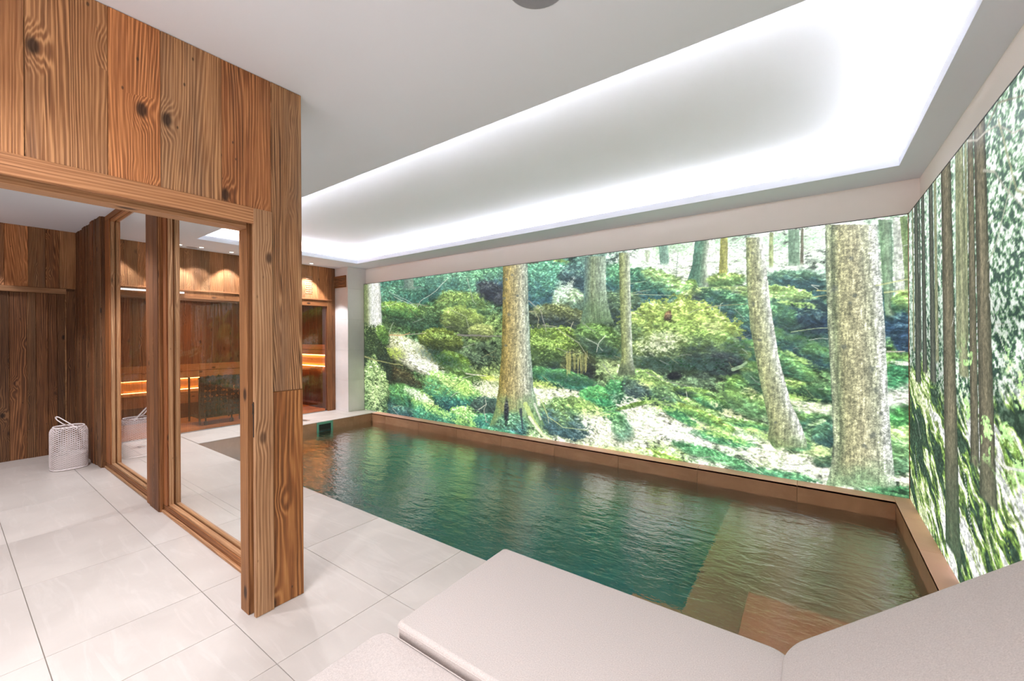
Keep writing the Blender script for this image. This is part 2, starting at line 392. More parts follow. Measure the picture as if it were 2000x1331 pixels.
class Print:
    """A picture sampled at points: (px, py) its own drawing grid, (mx, mz) metres on the panel."""
    def __init__(s, px, py, mx, mz):
        s.px, s.py, s.mx, s.mz = [a.astype(np.float32) for a in (px, py, mx, mz)]
        s.col = np.zeros((px.size, 3), np.float32)
        s.n1 = fbm(s.mx * 5, s.mz * 6, 4, 3)
        s.n2 = fbm(s.mx * 22, s.mz * 26, 4, 11)
        s.n3 = fbm(s.mx * 60, s.mz * 80, 2, 23)
        s.st = fbm(s.mx * 14 + s.mz * 6, s.mz * 70 + s.mx * 12 + s.n1 * 14, 3, 41)      # lying needles and moss strands
        s.bl = fbm(s.mx * 45 + 3, s.mz * 60, 3, 47)
    def box(s, x0, x1, y0, y1):
        return np.nonzero((s.px > x0) & (s.px < x1) & (s.py > y0) & (s.py < y1))[0]
    def anchors(s, pts, p=2.6):
        pts = np.array(pts, np.float32)
        wx = s.px + (s.n1 - .5) * 60 + (s.n2 - .5) * 26; wy = s.py + (fbm(s.mx * 5 + 40, s.mz * 6, 4, 5) - .5) * 50 + (s.n3 - .5) * 14
        acc = np.zeros_like(s.col); w = np.zeros(s.px.size, np.float32)
        for x, y, r, g, b in pts:
            d = ((wx - x) ** 2 + ((wy - y) * 1.5) ** 2 + 60) ** (-p / 1.3)
            acc += d[:, None] * np.array([r, g, b], np.float32); w += d
        s.col[:] = acc / w[:, None]
    def moss(s, k=1.0):
        """needles, moss and litter: fine light and dark speckle over the broad colours"""
        t = (s.n2 - .5) * 1.3 + (s.n3 - .5) * .8 + (s.n1 - .5) * .8 + (s.st - .5) * 1.7
        s.col *= np.exp(t * .85 * k)[:, None]
        dark = sstep(.44, .30, s.n2) * sstep(.55, .40, s.n1)
        s.col *= (1 - .45 * dark)[:, None]
        s.col += (sstep(.60, .80, s.n3) * 26)[:, None] * np.array([1.0, 1.05, .65], np.float32) * sstep(30, 120, s.col[:, 1])[:, None]
    def mound(s, cx, cy, rx, ry, rot, top, low, edge=.2, tex=1.0, k=1.0):
        r = max(rx, ry) * 1.35
        i = s.box(cx - r, cx + r, cy - r, cy + r)
        if not i.size: return
        c, sn = np.cos(np.radians(rot)), np.sin(np.radians(rot))
        x = s.px[i] - cx; y = s.py[i] - cy
        u = (x * c + y * sn) / rx; v = (-x * sn + y * c) / ry
        w = (s.n2[i] - .5) * .8 + (s.n1[i] - .5) * .9
        d = (np.abs(u) ** 2.3 + np.abs(v) ** 2.0) ** .48 + w * .42 + (s.bl[i] - .5) * .22
        m = sstep(1.0 + edge * .4, 1.0 - edge, d) * k
        t = sstep(-.95, .75, v + u * .15 + w * 1.4)
        c2 = np.array(top, np.float32)[None] * (1 - t)[:, None] + np.array(low, np.float32)[None] * t[:, None]
        q = (s.n2[i] - .5) * 1.2 + (s.bl[i] - .5) * 1.0 + (s.st[i] - .5) * 1.5
        c2 = c2 * np.exp(q * .85 * tex)[:, None]
        c2 = c2 + (sstep(.56, .74, s.st[i] * .5 + s.bl[i] * .5) * (1 - t) * 60)[:, None] * np.array([.9, 1, .55], np.float32)
        rim = sstep(.78, .95, d) * sstep(0.0, -.5, v)
        c2 = c2 * (1 + .18 * rim)[:, None]
        # crease of shade where it meets what lies behind
        sh = sstep(1.22, 1.0, d) * sstep(-.3, .5, v) * .38 * k
        s.col[i] *= (1 - sh * (1 - m))[:, None]
        s.col[i] = s.col[i] * (1 - m)[:, None] + c2 * m[:, None]
    def patch(s, cx, cy, rx, ry, rot, rgb, lo=.42, hi=.6, k=1.0):
        """light that falls in broken flecks"""
        r = max(rx, ry) * 1.5
        i = s.box(cx - r, cx + r, cy - r, cy + r)
        if not i.size: return
        c, sn = np.cos(np.radians(rot)), np.sin(np.radians(rot))
        x = s.px[i] - cx; y = s.py[i] - cy
        u = (x * c + y * sn) / rx; v = (-x * sn + y * c) / ry
        g = np.exp(-(u * u + v * v) * 1.3)
        n = s.n2[i] * .38 + s.bl[i] * .32 + s.st[i] * .3 + g * .30 - .15
        m = sstep(lo - .05, hi + .06, n) * sstep(.03, .6, g) * k
        c2 = np.array(rgb, np.float32) * np.exp((s.bl[i] - .5) * .5 + (s.st[i] - .5) * .7 - .03)[:, None]
        c2 = c2 - (sstep(.5, .25, s.bl[i] * .5 + s.n3[i] * .5) * 60)[:, None] * np.array([.8, .35, 1.0], np.float32)
        s.col[i] = s.col[i] * (1 - m)[:, None] + c2 * m[:, None]
    def trunk(s, left, right, cols, bark=1.0, vert=1.0, plate=0.0, moss=None, knots=(), soft=1.2):
        left = np.array(left, np.float32); right = np.array(right, np.float32)
        y0, y1 = max(left[0, 1], right[0, 1]), min(left[-1, 1], right[-1, 1])
        i = s.box(min(left[:, 0]) - 8, max(right[:, 0]) + 8, y0 - 1, y1 + 1)
        if not i.size: return
        x, y = s.px[i], s.py[i]
        xl = np.interp(y, left[:, 1], left[:, 0]); xr = np.interp(y, right[:, 1], right[:, 0])
        wob = (s.n2[i] - .5) * 2.2
        u = (x + wob - xl) / (xr - xl)
        px = (x + wob - xl); m = sstep(-soft, soft * .3, px) * sstep(soft, -soft * .3, x + wob - xr)
        m = m * sstep(y1 + 2, y1 - 5 - (s.n2[i] * 8), y)
        st = np.array([c[0] for c in cols], np.float32)
        c2 = np.stack([np.interp(u, st, [c[1][k] for c in cols]) for k in range(3)], 1).astype(np.float32)
        mx, mz = s.mx[i], s.mz[i]
        g = fbm(mx * 70, mz * 14 * vert, 3, 57) - .5
        h = fbm(mx * 45, mz * 45, 3, 61) - .5
        q = g * .9 + h * .9
        if plate:
            d1, d2 = cells(mx * 34 + h * 1.2, mz * 38 + g, 77)
            q = q + (sstep(.02, .16, d2 - d1) - .8) * .42 * plate + (_hash(np.floor(d1 * 9), np.floor(mx * 30), 5) - .5) * .25
        c2 = c2 * np.exp(q * .8 * bark)[:, None] * .81
        if moss:
            (ya, yb, rgb) = moss
            t = sstep(ya, yb, y + (s.n1[i] - .5) * 60) * sstep(.35, .62, s.n2[i] * .6 + .35)
            mc = np.array(rgb, np.float32) * np.exp(q * .7)[:, None]
            c2 = c2 * (1 - t)[:, None] + mc * t[:, None]
        s.col[i] = s.col[i] * (1 - m)[:, None] + c2 * m[:, None]
        for kx, ky, kr in knots:
            j = s.box(kx - 3 * kr, kx + 3 * kr, ky - 3 * kr, ky + 3 * kr)
            d = np.hypot(s.px[j] - kx, (s.py[j] - ky) * 1.1) / kr + (s.n3[j] - .5) * 1.2
            t = sstep(1.3, .3, d) * .7
            s.col[j] = s.col[j] * (1 - t)[:, None] + np.array([70, 74, 72], np.float32) * t[:, None]
    def stick(s, pts, w, rgb, taper=.4, k=.9):
        pts = np.array(pts, np.float32)
        i = s.box(pts[:, 0].min() - 3 * w - 2, pts[:, 0].max() + 3 * w + 2, pts[:, 1].min() - 3 * w - 2, pts[:, 1].max() + 3 * w + 2)
        if not i.size: return
        x, y = s.px[i] + (s.n2[i] - .5) * 2, s.py[i] + (s.n1[i] - .5) * 4
        best = np.full(i.size, 1e9, np.float32); tt = np.zeros(i.size, np.float32)
        n = len(pts) - 1
        for a in range(n):
            p, q = pts[a], pts[a + 1]; d = q - p; L = float(d @ d) + 1e-6
            t = np.clip(((x - p[0]) * d[0] + (y - p[1]) * d[1]) / L, 0, 1)
            e = np.hypot(x - p[0] - t * d[0], y - p[1] - t * d[1])
            b = e < best; best[b] = e[b]; tt[b] = ((a + t) / n)[b]
        ww = w * (1 - tt * (1 - taper)) * .5
        m = sstep(ww + .7, np.maximum(ww - .5, 0), best) * k
        m *= .75 + .5 * (s.n3[i] - .2)
        m = np.clip(m, 0, 1)
        s.col[i] = s.col[i] * (1 - m)[:, None] + np.array(rgb, np.float32) * m[:, None]
    def out(s):
        c = s.col * np.array([1.0, .98, .92], np.float32) + np.array([15, 20, 20], np.float32)
        c = 255 * (np.maximum(c, 0) / 255) ** .88
        over = np.maximum(c - 235, 0)                 # highlights roll off towards white
        c = np.minimum(c, 235) + 20 * (1 - np.exp(-over / 60))
        c = c + over.max(axis=1, keepdims=True) * .25
        return np.clip(c, 0, 255) / 255.0

def paint_long(P):
    """mossy boulder slope under spruces, the long panel behind the pool"""
    A = [(760,560,58,104,92),(800,590,45,88,78),(775,605,78,124,62),(820,630,48,76,46),(860,560,66,106,92),(905,560,70,116,98),
     (850,600,50,84,56),(900,622,86,116,56),(935,640,112,140,76),(760,640,54,74,44),(770,720,50,54,36),(760,760,28,46,38),(800,760,58,96,50),(830,775,140,170,115),
     (880,760,125,170,92),(900,785,45,88,72),(860,800,84,134,80),(800,800,40,72,72),(900,820,105,160,98),(870,720,58,80,38),(930,700,52,66,50),
     (950,730,100,118,66),(950,758,190,198,150),(940,800,54,72,62),(950,840,54,112,88),(740,600,60,80,60),
     (960,530,78,134,104),(1000,560,40,60,60),(1060,550,56,108,104),(1100,560,62,120,112),(1150,560,60,80,80),(1060,600,46,64,62),(1080,620,84,94,58),(1050,640,46,56,48),
     (1060,680,64,88,44),(1100,690,52,70,40),(1060,720,40,56,44),(1130,720,62,76,48),(1090,745,56,112,70),(1060,770,195,208,165),(1100,765,205,215,172),
     (1160,680,82,112,58),(1200,660,78,100,70),(1180,620,54,68,58),(1260,560,56,104,100),(1210,540,90,130,120),(1250,515,205,230,220),(1300,500,228,240,232),
     (1340,530,215,230,205),(1280,620,84,112,58),(1330,660,120,142,92),(1380,640,112,142,82),(1400,680,74,98,58),(1300,715,50,68,52),(1380,715,54,68,58),
     (1245,690,190,200,150),(1200,700,140,160,105),(1400,480,232,243,238),(1430,560,104,134,88),(1430,580,44,58,72),(1440,500,225,240,235),(1530,510,212,233,222),
     (1500,470,215,236,225),(1590,480,200,225,210),(1560,560,54,88,88),(1550,590,104,158,92),(1540,640,38,62,70),(1590,640,30,48,62),(1580,680,52,86,66),(1560,700,62,100,62),
     (1540,730,74,120,58),(1420,620,64,102,78),(1450,650,44,58,72),(1130,790,96,134,88),(1100,820,64,94,68),(1160,840,222,220,198),(1200,800,64,126,74),
     (1230,750,84,120,72),(1260,740,150,175,120),(1300,770,72,102,78),(1240,800,212,216,188),(1280,830,228,228,210),(1340,852,240,238,226),(1360,880,150,190,142),
     (1340,780,124,160,84),(1400,790,104,144,78),(1380,750,68,88,66),(1440,750,84,118,62),(1440,820,150,190,130),(1460,860,172,205,162),(1240,860,218,226,195),
     (1290,892,160,196,112),(1400,900,180,205,172),(1480,930,178,204,172),(1100,870,205,218,180),(1180,880,200,214,175),(1020,850,146,182,128),(980,830,64,120,92),
     (1560,760,112,152,86),(1590,770,64,96,62),(1600,800,176,188,156),(1570,830,74,112,76),(1610,840,54,82,72),(1590,880,165,192,135),(1560,905,222,224,208),
     (1600,920,220,223,210),(1540,935,120,160,120),(1610,900,74,102,76),(1480,760,120,150,85),(1500,890,190,205,165),(1420,860,200,215,185),
     (1745,480,160,192,172),(1760,520,172,192,172),(1750,600,52,80,84),(1760,650,30,48,72),(1755,700,110,160,80),(1755,730,44,100,66),(1762,780,196,198,194),
     (1755,812,54,112,58),(1760,850,150,180,110),(1760,880,84,122,78),(1760,915,74,112,82),(1762,936,200,205,178),(1755,955,52,112,68)]
    P.anchors(A)
    P.moss()
    # bright gap between far trunks
    for x, y, rx, ry in [(1250,515,60,30),(1310,505,60,35),(1400,500,50,45),(1445,520,40,40),(1530,505,50,38),(1580,470,60,40),(1350,480,50,25),(1500,450,40,25),(1650,440,60,20)]:
        P.patch(x, y, rx, ry, 0, (238, 247, 244), .40, .52, .92)
    P.patch(1300, 480, 90, 30, 0, (150, 205, 160), .5, .6, .6); P.patch(1540, 470, 90, 30, 0, (150, 205, 170), .5, .6, .6); P.patch(1430, 470, 60, 30, 0, (140, 200, 160), .5, .6, .5)
    # far trunks
    far = [((1287,480),(1304,480),(1290,520),(1307,520),(110,150,135)),((1408,460),(1421,460),(1404,545),(1420,545),(150,150,70)),((1503,455),(1510,455),(1502,525),(1510,525),(150,165,110)),
           ((1540,450),(1560,450),(1540,522),(1562,522),(110,145,120)),((1565,447),(1569,447),(1563,520),(1569,520),(100,95,80)),((1260,490),(1268,490),(1262,515),(1268,515),(190,205,180))]
    for a, b, c, d, col in far:
        P.trunk([a, c], [b, d], [(0, col), (1, tuple(min(255, v + 35) for v in col))], .8)
    P.trunk([(1358,468),(1352,520),(1344,545),(1340,566)], [(1386,466),(1380,510),(1382,540),(1384,564)], [(0,(70,110,95)),(.5,(95,140,115)),(.8,(140,165,140)),(1,(225,235,225))], 1)
    # ---- back rocks and logs
    P.mound(1250,560,80,42,12,(80,140,100),(36,64,72)); P.mound(1310,560,70,22,28,(150,190,110),(60,100,84))
    P.mound(1350,560,14,14,0,(120,160,80),(70,100,80)); P.mound(1420,548,45,14,-4,(140,170,90),(70,100,60))
    P.mound(1545,560,75,34,0,(90,130,110),(30,54,62)); P.mound(1560,545,55,18,8,(90,130,104),(40,66,74))
    P.mound(1430,575,95,17,0,(150,178,104),(34,44,60),.08); P.mound(1520,585,76,28,3,(150,190,104),(40,62,70),.06)
    P.mound(1490,610,60,26,0,(60,96,88),(26,38,54)); P.mound(1440,620,90,40,35,(60,104,74),(30,46,60))
    P.mound(1540,640,70,40,25,(76,124,84),(26,42,58)); P.mound(1560,680,90,26,24,(96,150,84),(28,50,58))
    P.mound(1500,700,80,26,20,(84,132,70),(36,62,54)); P.mound(1590,620,40,36,0,(40,62,70),(22,34,52))
    P.mound(960,545,75,34,-18,(90,150,110),(36,52,66)); P.mound(955,570,34,22,10,(40,44,54),(20,22,30),.3); P.mound(985,580,26,12,-30,(52,54,62),(26,28,36),.3)
    P.mound(1060,512,50,12,4,(120,160,80),(44,50,44)); P.mound(1070,560,62,50,6,(84,150,120),(40,66,78),.06)
    P.mound(1130,545,40,26,20,(60,90,92),(36,50,60)); P.mound(1110,590,34,30,0,(160,190,150),(70,92,80),.2)
    P.patch(1095,572,16,26,10,(190,215,205),.42,.55,.8); P.patch(1112,560,8,22,25,(215,230,225),.4,.5,.8)
    P.mound(1090,620,60,26,5,(96,104,66),(34,40,42)); P.mound(800,575,60,30,-8,(70,118,96),(38,72,66)); P.mound(880,560,50,38,14,(84,136,106),(40,74,72))
    P.mound(905,600,60,30,10,(100,128,64),(44,64,44)); P.mound(830,620,90,26,5,(70,96,52),(36,56,42)); P.mound(780,605,42,16,8,(116,156,66),(48,80,46))
    P.mound(905,628,48,30,14,(150,178,84),(48,56,36)); P.mound(940,648,26,18,0,(180,196,110),(60,66,40))
    # ---- middle slope
    P.mound(860,668,44,27,4,(96,112,44),(34,40,24),.07); P.mound(880,715,40,30,16,(92,124,46),(36,52,26)); P.mound(900,740,44,26,22,(80,110,50),(40,56,36))
    P.mound(1085,690,72,58,8,(98,124,50),(30,42,36),.06); P.mound(1060,715,60,30,0,(60,80,44),(26,34,36)); P.mound(1130,720,36,40,0,(64,70,44),(26,28,30),.2)
    P.mound(1175,665,60,30,20,(92,128,64),(46,60,48)); P.mound(1210,600,60,34,10,(80,104,76),(34,44,46))
    P.mound(1330,655,120,70,10,(140,164,78),(58,76,52),.05); P.mound(1300,690,90,40,-6,(112,134,72),(44,58,48))
    P.mound(1400,690,66,42,18,(110,142,72),(34,44,46),.06); P.mound(1420,705,38,18,10,(46,54,58),(20,22,30),.3); P.mound(1316,735,18,9,-8,(28,28,32),(14,14,20),.4)
    P.patch(1290,670,60,26,-18,(205,212,180),.44,.6,.85); P.patch(1330,620,70,16,5,(165,190,96),.45,.6,.7); P.patch(1390,640,30,16,10,(196,208,140),.45,.6,.7)
    P.mound(1305,618,8,12,0,(120,84,60),(50,40,40),.3)
    # ---- sun on the left bank
    P.mound(800,690,60,26,34,(200,206,140),(150,150,130)); P.patch(800,675,44,14,25,(236,238,215),.4,.55,.95); P.patch(828,712,50,18,28,(240,238,230),.4,.52,.95)
    P.patch(770,690,30,14,20,(150,170,70),.45,.6,.8); P.mound(770,735,60,18,22,(56,50,32),(30,34,26))
    P.mound(805,780,66,24,18,(84,140,70),(40,80,60)); P.mound(840,800,40,34,30,(150,196,104),(70,130,76)); P.patch(820,775,40,10,28,(230,238,215),.42,.55,.8)
    P.mound(885,765,60,33,24,(150,205,100),(38,92,74),.05); P.patch(880,748,40,12,24,(206,226,150),.45,.6,.7); P.mound(890,795,44,16,14,(46,96,84),(24,50,58))
    P.mound(790,808,46,14,10,(60,96,88),(34,60,70)); P.mound(915,825,46,32,14,(150,208,110),(50,124,86),.05); P.mound(850,815,50,20,16,(70,140,96),(40,90,80))
    P.patch(955,760,40,18,10,(226,228,198),.42,.55,.85); P.patch(955,738,24,8,10,(190,205,90),.42,.55,.8); P.mound(955,795,40,20,10,(60,84,76),(40,50,48))
    P.mound(970,835,50,24,20,(70,140,104),(36,84,84))
    # ---- foreground moss
    P.mound(1045,738,30,14,14,(130,170,74),(50,80,50)); P.mound(1100,740,70,18,12,(76,136,80),(40,84,70)); P.patch(1090,768,70,9,4,(232,232,212),.38,.5,.95); P.patch(1060,752,40,9,4,(190,214,110),.4,.55,.8)
    P.mound(1170,775,36,20,16,(88,168,90),(44,104,66),.06); P.mound(1212,765,30,22,20,(70,136,80),(40,88,60),.07); P.mound(1265,755,56,30,22,(130,168,90),(46,70,66),.06); P.mound(1245,760,30,18,10,(72,96,80),(50,66,72))
    P.patch(1262,748,26,12,24,(205,215,160),.42,.58,.8); P.mound(1310,785,50,18,30,(84,116,76),(44,70,62)); P.mound(1355,768,40,12,10,(110,150,66),(36,52,50),.07)
    P.mound(1440,760,26,30,20,(104,150,66),(46,78,54)); P.mound(1110,818,62,38,12,(110,146,84),(52,76,84),.06); P.mound(1140,800,40,20,20,(130,166,92),(80,120,80))
    P.patch(1165,822,40,24,28,(246,240,226),.4,.54,.95); P.patch(1190,850,60,26,10,(240,238,222),.42,.56,.9); P.mound(1215,835,24,30,-28,(84,140,90),(56,108,88),.5,1,.75); P.patch(1240,800,46,22,30,(245,240,230),.4,.54,.95)
    P.mound(1238,792,36,5,-14,(84,120,44),(70,100,44),.3); P.patch(1275,832,60,26,30,(250,244,238),.36,.5,.95); P.patch(1345,858,56,24,22,(255,252,250),.30,.42,1.0)
    P.mound(1375,815,70,12,24,(150,184,80),(80,130,70),.2); P.mound(1400,790,60,12,18,(104,150,70),(50,100,66)); P.patch(1430,810,50,12,28,(228,226,180),.42,.56,.85)
    P.mound(1330,815,44,10,28,(60,122,76),(60,124,80),.3); P.mound(1420,860,70,12,14,(72,138,88),(80,150,100),.3); P.mound(1460,830,50,9,10,(120,170,90),(60,116,76),.3)
    P.mound(1390,890,80,12,18,(70,134,84),(90,150,100),.3); P.mound(1280,888,50,8,14,(160,196,80),(120,170,70),.3); P.patch(1230,880,60,12,12,(240,240,220),.4,.55,.9)
    P.patch(1100,872,60,16,14,(236,240,218),.42,.56,.85); P.patch(1050,868,40,12,20,(150,190,100),.42,.56,.8); P.patch(1160,885,70,14,8,(240,240,225),.42,.56,.85)
    P.patch(1500,890,70,16,6,(244,240,228),.38,.52,.95); P.patch(1590,915,70,12,4,(250,246,240),.36,.48,.95); P.mound(1520,930,90,12,10,(80,140,96),(60,112,84),.3); P.patch(1440,935,90,14,14,(240,240,232),.42,.54,.85)
    P.patch(1610,950,70,8,6,(240,238,232),.42,.54,.8)
    # right of the leaning tree
    P.mound(1560,760,66,14,12,(146,186,96),(40,72,48),.1); P.mound(1600,770,44,18,8,(60,96,58),(34,58,46)); P.patch(1580,795,44,12,14,(218,218,196),.42,.56,.9)
    P.mound(1580,822,50,16,-4,(104,150,84),(44,76,62)); P.mound(1612,850,26,26,0,(70,112,84),(42,70,72)); P.patch(1596,826,26,6,-20,(190,220,170),.4,.55,.8)
    P.patch(1600,880,40,14,20,(200,220,150),.42,.56,.8); P.mound(1612,903,24,12,0,(76,104,72),(56,80,66)); P.mound(1545,860,50,20,20,(120,160,100),(70,110,76))
    P.mound(1540,715,60,16,26,(110,160,84),(44,76,56)); P.mound(1490,740,50,30,30,(84,120,60),(44,70,52)); P.mound(1460,790,50,24,20,(110,150,76),(70,104,66)); P.patch(1470,770,30,12,20,(200,205,150),.45,.58,.7)
    # gold leaf litter under the boulders and dark hollows
    P.patch(1440,720,40,6,6,(150,160,90),.45,.6,.6); P.stick([(1431,722),(1448,716),(1458,708)],7,(150,180,140),.6)
    P.mound(1640,560,20,60,0,(30,48,64),(26,40,58)); 
    for x, y, rx, ry, rot in [(1150,800,60,16,14),(1290,790,60,14,18),(1400,845,80,14,20),(1490,850,60,12,18),(1560,775,60,10,12),(905,760,40,14,22),(850,800,40,14,24),(905,825,36,12,14),(1260,745,40,10,20),(1330,640,70,20,8),(1060,670,46,14,8),(1560,595,60,8,6),(1200,880,80,9,8),(1560,700,50,8,24),(860,655,30,8,4)]:
        P.patch(x, y, rx, ry, rot, (176, 214, 110), .46, .62, .7)
    for x, y, rx, ry, rot in [(1330,712,120,14,4),(1400,712,60,16,8),(1110,740,60,12,10),(1010,700,0.1,0.1,0),(1180,690,40,16,10),(860,700,60,16,20),(1560,650,70,24,20),(1440,680,40,24,20)]:
        P.patch(x, y, rx, ry, rot, (38, 56, 54), .40, .58, .7)
    # ---- sticks
    S = [([(700+150/3.7,655),(775,656),(833,650)],2,(170,160,150)),([(760,570),(800,590),(812,600)],1.2,(150,170,165)),([(875,543),(850,570),(820,590),(815,600)],1.3,(190,200,190)),
     ([(912,543),(925,590),(930,595)],1.3,(170,185,170)),([(895,655),(985,657)],4,(110,104,104)),([(745,656),(790,655),(800,650)],2,(190,140,90)),([(748,600),(785,588)],1.2,(170,190,160)),
     ([(770,580),(812,600)],1.2,(190,205,195)),([(760,650),(768,630)],1.2,(170,180,160)),([(875,603),(910,620),(918,650)],1.1,(150,160,130)),([(1033,588),(1055,605),(1065,640),(1067,650)],1.6,(160,156,150)),
     ([(1033,610),(1045,608),(1052,625),(1050,640)],1.4,(170,165,130)),([(1060,636),(1085,640),(1130,670),(1150,700)],1.6,(165,165,145)),([(1113,645),(1120,628)],1.8,(190,185,170)),
     ([(1183,655),(1170,670),(1165,688)],1.8,(215,220,210)),([(1145,662),(1165,672),(1177,686)],1.2,(185,190,180)),([(1230,575),(1315,578)],1.2,(185,205,170)),([(1230,573),(1270,567)],1.2,(170,190,150)),
     ([(1230,555),(1262,550)],1,(160,190,160)),([(910,730),(950,735)],2,(225,215,205)),([(950,745),(965,768)],1.4,(220,215,200)),([(1056,780),(1070,815),(1100,835),(1150,842)],2,(190,205,140)),
     ([(1070,815),(1072,828)],1.3,(200,205,170)),([(1262,727),(1300,745),(1365,760)],1.6,(140,140,130)),([(1178,712),(1205,752)],2,(130,136,126)),([(1340,765),(1343,780),(1350,784)],1.2,(210,215,200)),
     ([(1209,842),(1240,866)],2,(120,150,120)),([(1240,855),(1290,872),(1330,890),(1390,905)],1.6,(170,180,165)),([(1300,880),(1360,895),(1400,892)],1.2,(190,196,190)),([(1460,900),(1478,918)],1.4,(220,222,215)),
     ([(1455,903),(1490,926)],2,(200,210,195)),([(1520,905),(1550,910),(1590,905)],1.4,(120,124,110)),([(1603,918),(1610,948)],3,(200,205,190)),([(1520,862),(1552,888)],1.6,(150,180,130)),
     ([(1545,650),(1590,642),(1628,641)],1.3,(180,200,150)),([(1580,665),(1600,661),(1630,663)],1.1,(200,205,200)),([(1595,568),(1626,569)],2,(200,190,110)),([(1590,580),(1615,576)],1.6,(190,190,130)),
     ([(1600,560),(1585,558),(1598,566)],1.4,(220,226,220)),([(1380,600),(1455,594)],1.2,(150,140,96)),([(1405,612),(1407,595),(1412,592)],1,(190,200,190)),([(1320,545),(1324,495)],1.2,(90,110,100)),
     ([(820,820),(870,770),(905,740)],1.1,(60,66,50)),([(700+140/3.7,706),(760,708),(787,714)],3.5,(130,130,80)),([(950,825),(945,800),(950,790)],1.6,(170,175,160)),([(935,800),(950,790),(947,778)],1.6,(210,210,195))]
    rng = np.random.RandomState(4)
    for p, w, c in S: P.stick(p, w, c)
    for k in range(90):
        x = rng.uniform(740, 1600); y = rng.uniform(560, 920)
        a = rng.uniform(-.5, .9); L = rng.uniform(10, 34)
        P.stick([(x, y), (x + L * np.cos(a) * .6, y + L * np.sin(a) * .6 + rng.uniform(-3, 3)), (x + L * np.cos(a), y + L * np.sin(a))], rng.uniform(.7, 1.4),
                (rng.uniform(130, 215),) * 3 if rng.rand() < .6 else (150, 150, 100), .5, .6)
    # grass stems under the boulder
    for k in range(26):
        x = rng.uniform(1105, 1150); P.stick([(x, 690 + rng.uniform(-6, 10)), (x + rng.uniform(-3, 3), 728 + rng.uniform(-8, 6))], 1.1, (170, 165, 96), .7, .7)
    # ---- trunks, far to near
    P.trunk([(1143,502),(1141,560),(1140,600),(1134,634)],[(1183,497),(1183,560),(1188,600),(1200,636)],[(0,(90,120,120)),(.35,(130,145,110)),(.75,(150,170,150)),(1,(180,205,190))],1,1,0,(560,640,(80,104,72)))
    P.trunk([(1209,495),(1210,560),(1213,640),(1215,700),(1205,738)],[(1229,490),(1231,560),(1233,640),(1235,700),(1242,738)],[(0,(110,120,70)),(.3,(160,170,110)),(.7,(165,175,140)),(1,(215,228,215))],1,1,.4,(690,750,(70,80,60)))
    P.trunk([(758,560),(775,548),(783,570)],[(800,560),(815,545),(830,566)],[(0,(70,100,100)),(1,(110,140,130))],.8)
    P.trunk([(788,545),(790,560),(780,572)],[(806,543),(808,560),(816,568)],[(0,(84,110,104)),(1,(140,165,150))],.9)
    P.trunk([(705,540),(706,640),(700,720)],[(742,545),(746,640),(752,672)],[(0,(60,70,40)),(.3,(130,140,90)),(.42,(200,205,190)),(.55,(250,252,255)),(.9,(255,255,255)),(1,(180,190,190))],.8,1,0,None)
    P.mound(724,700,38,66,-14,(44,56,32),(24,32,26),.1); P.mound(748,655,12,22,-20,(96,130,56),(50,76,36)); P.mound(730,772,30,70,-2,(130,160,96),(60,84,54),.06,1.5)
    P.patch(735,770,22,60,0,(190,212,150),.5,.62,.7); P.stick([(706,695),(740,706),(787,714)],3.2,(136,136,84))
    P.trunk([(983,515),(982,600),(980,690),(974,760),(968,800),(955,835)],[(1030,513),(1032,600),(1036,690),(1042,760),(1052,806),(1072,850)],
            [(0,(110,96,40)),(.18,(176,150,84)),(.5,(178,164,120)),(.78,(205,205,185)),(1,(150,170,160))],1.15,.8,.5,(745,840,(96,130,84)),[(1000,537,3),(989,546,3),(1011,578,3),(985,583,3),(994,615,4),(1028,612,3),(1017,649,3),(988,675,3),(1026,732,3)])
    P.mound(1000,835,34,30,0,(84,130,100),(46,80,84),.3,1.3); P.mound(989,800,5,26,0,(40,40,44),(30,30,40),.5); P.stick([(1017,800),(1021,838)],5,(40,44,56),.6)
    P.stick([(1026,790),(1040,820),(1060,850),(1075,858)],9,(186,206,120),.7,.9); P.stick([(1034,815),(1060,850),(1080,862)],5,(226,226,214),.8,.9); P.stick([(1044,790),(1050,806),(1056,820)],4,(215,216,210),.8,.8)
    P.mound(985,855,60,16,14,(70,140,104),(50,110,90),.3)
    P.trunk([(1457,465),(1459,560),(1466,640),(1480,720),(1492,780),(1503,830),(1500,858),(1515,880)],[(1487,460),(1496,520),(1505,600),(1521,700),(1545,790),(1564,830),(1575,862),(1578,892)],
            [(0,(120,132,90)),(.25,(176,178,128)),(.6,(180,184,150)),(.8,(205,212,195)),(.9,(238,242,240)),(1,(240,243,240))],1.15,.8,.7,(838,900,(90,118,70)),[(1471,495,4),(1484,547,3),(1472,594,4),(1484,665,4),(1515,826,3)])
    P.trunk([(1612,440),(1613,520),(1617,640),(1624,760),(1628,860),(1622,920),(1612,955)],[(1712,428),(1718,520),(1728,640),(1734,760),(1740,860),(1747,930),(1753,972)],
            [(0,(120,132,110)),(.06,(190,200,160)),(.12,(110,120,90)),(.25,(176,172,130)),(.55,(190,184,150)),(.8,(196,200,176)),(.9,(240,243,240)),(1,(215,225,225))],1.25,.6,1.0,(895,960,(120,150,112)),
            [(1662,505,6),(1630,565,8),(1712,560,5),(1670,577,5),(1648,678,6),(1705,722,8),(1712,762,7),(1705,850,7),(1688,872,6),(1660,592,4),(1722,808,5)])
    P.trunk([(1716,430),(1722,520),(1730,620)],[(1741,427),(1744,560),(1750,685)],[(0,(120,160,120)),(.6,(150,180,150)),(1,(110,140,120))],.9)
    P.trunk([(1744,426),(1747,520),(1750,600)],[(1758,424),(1764,520),(1768,612)],[(0,(210,222,215)),(1,(240,245,242))],1.0)
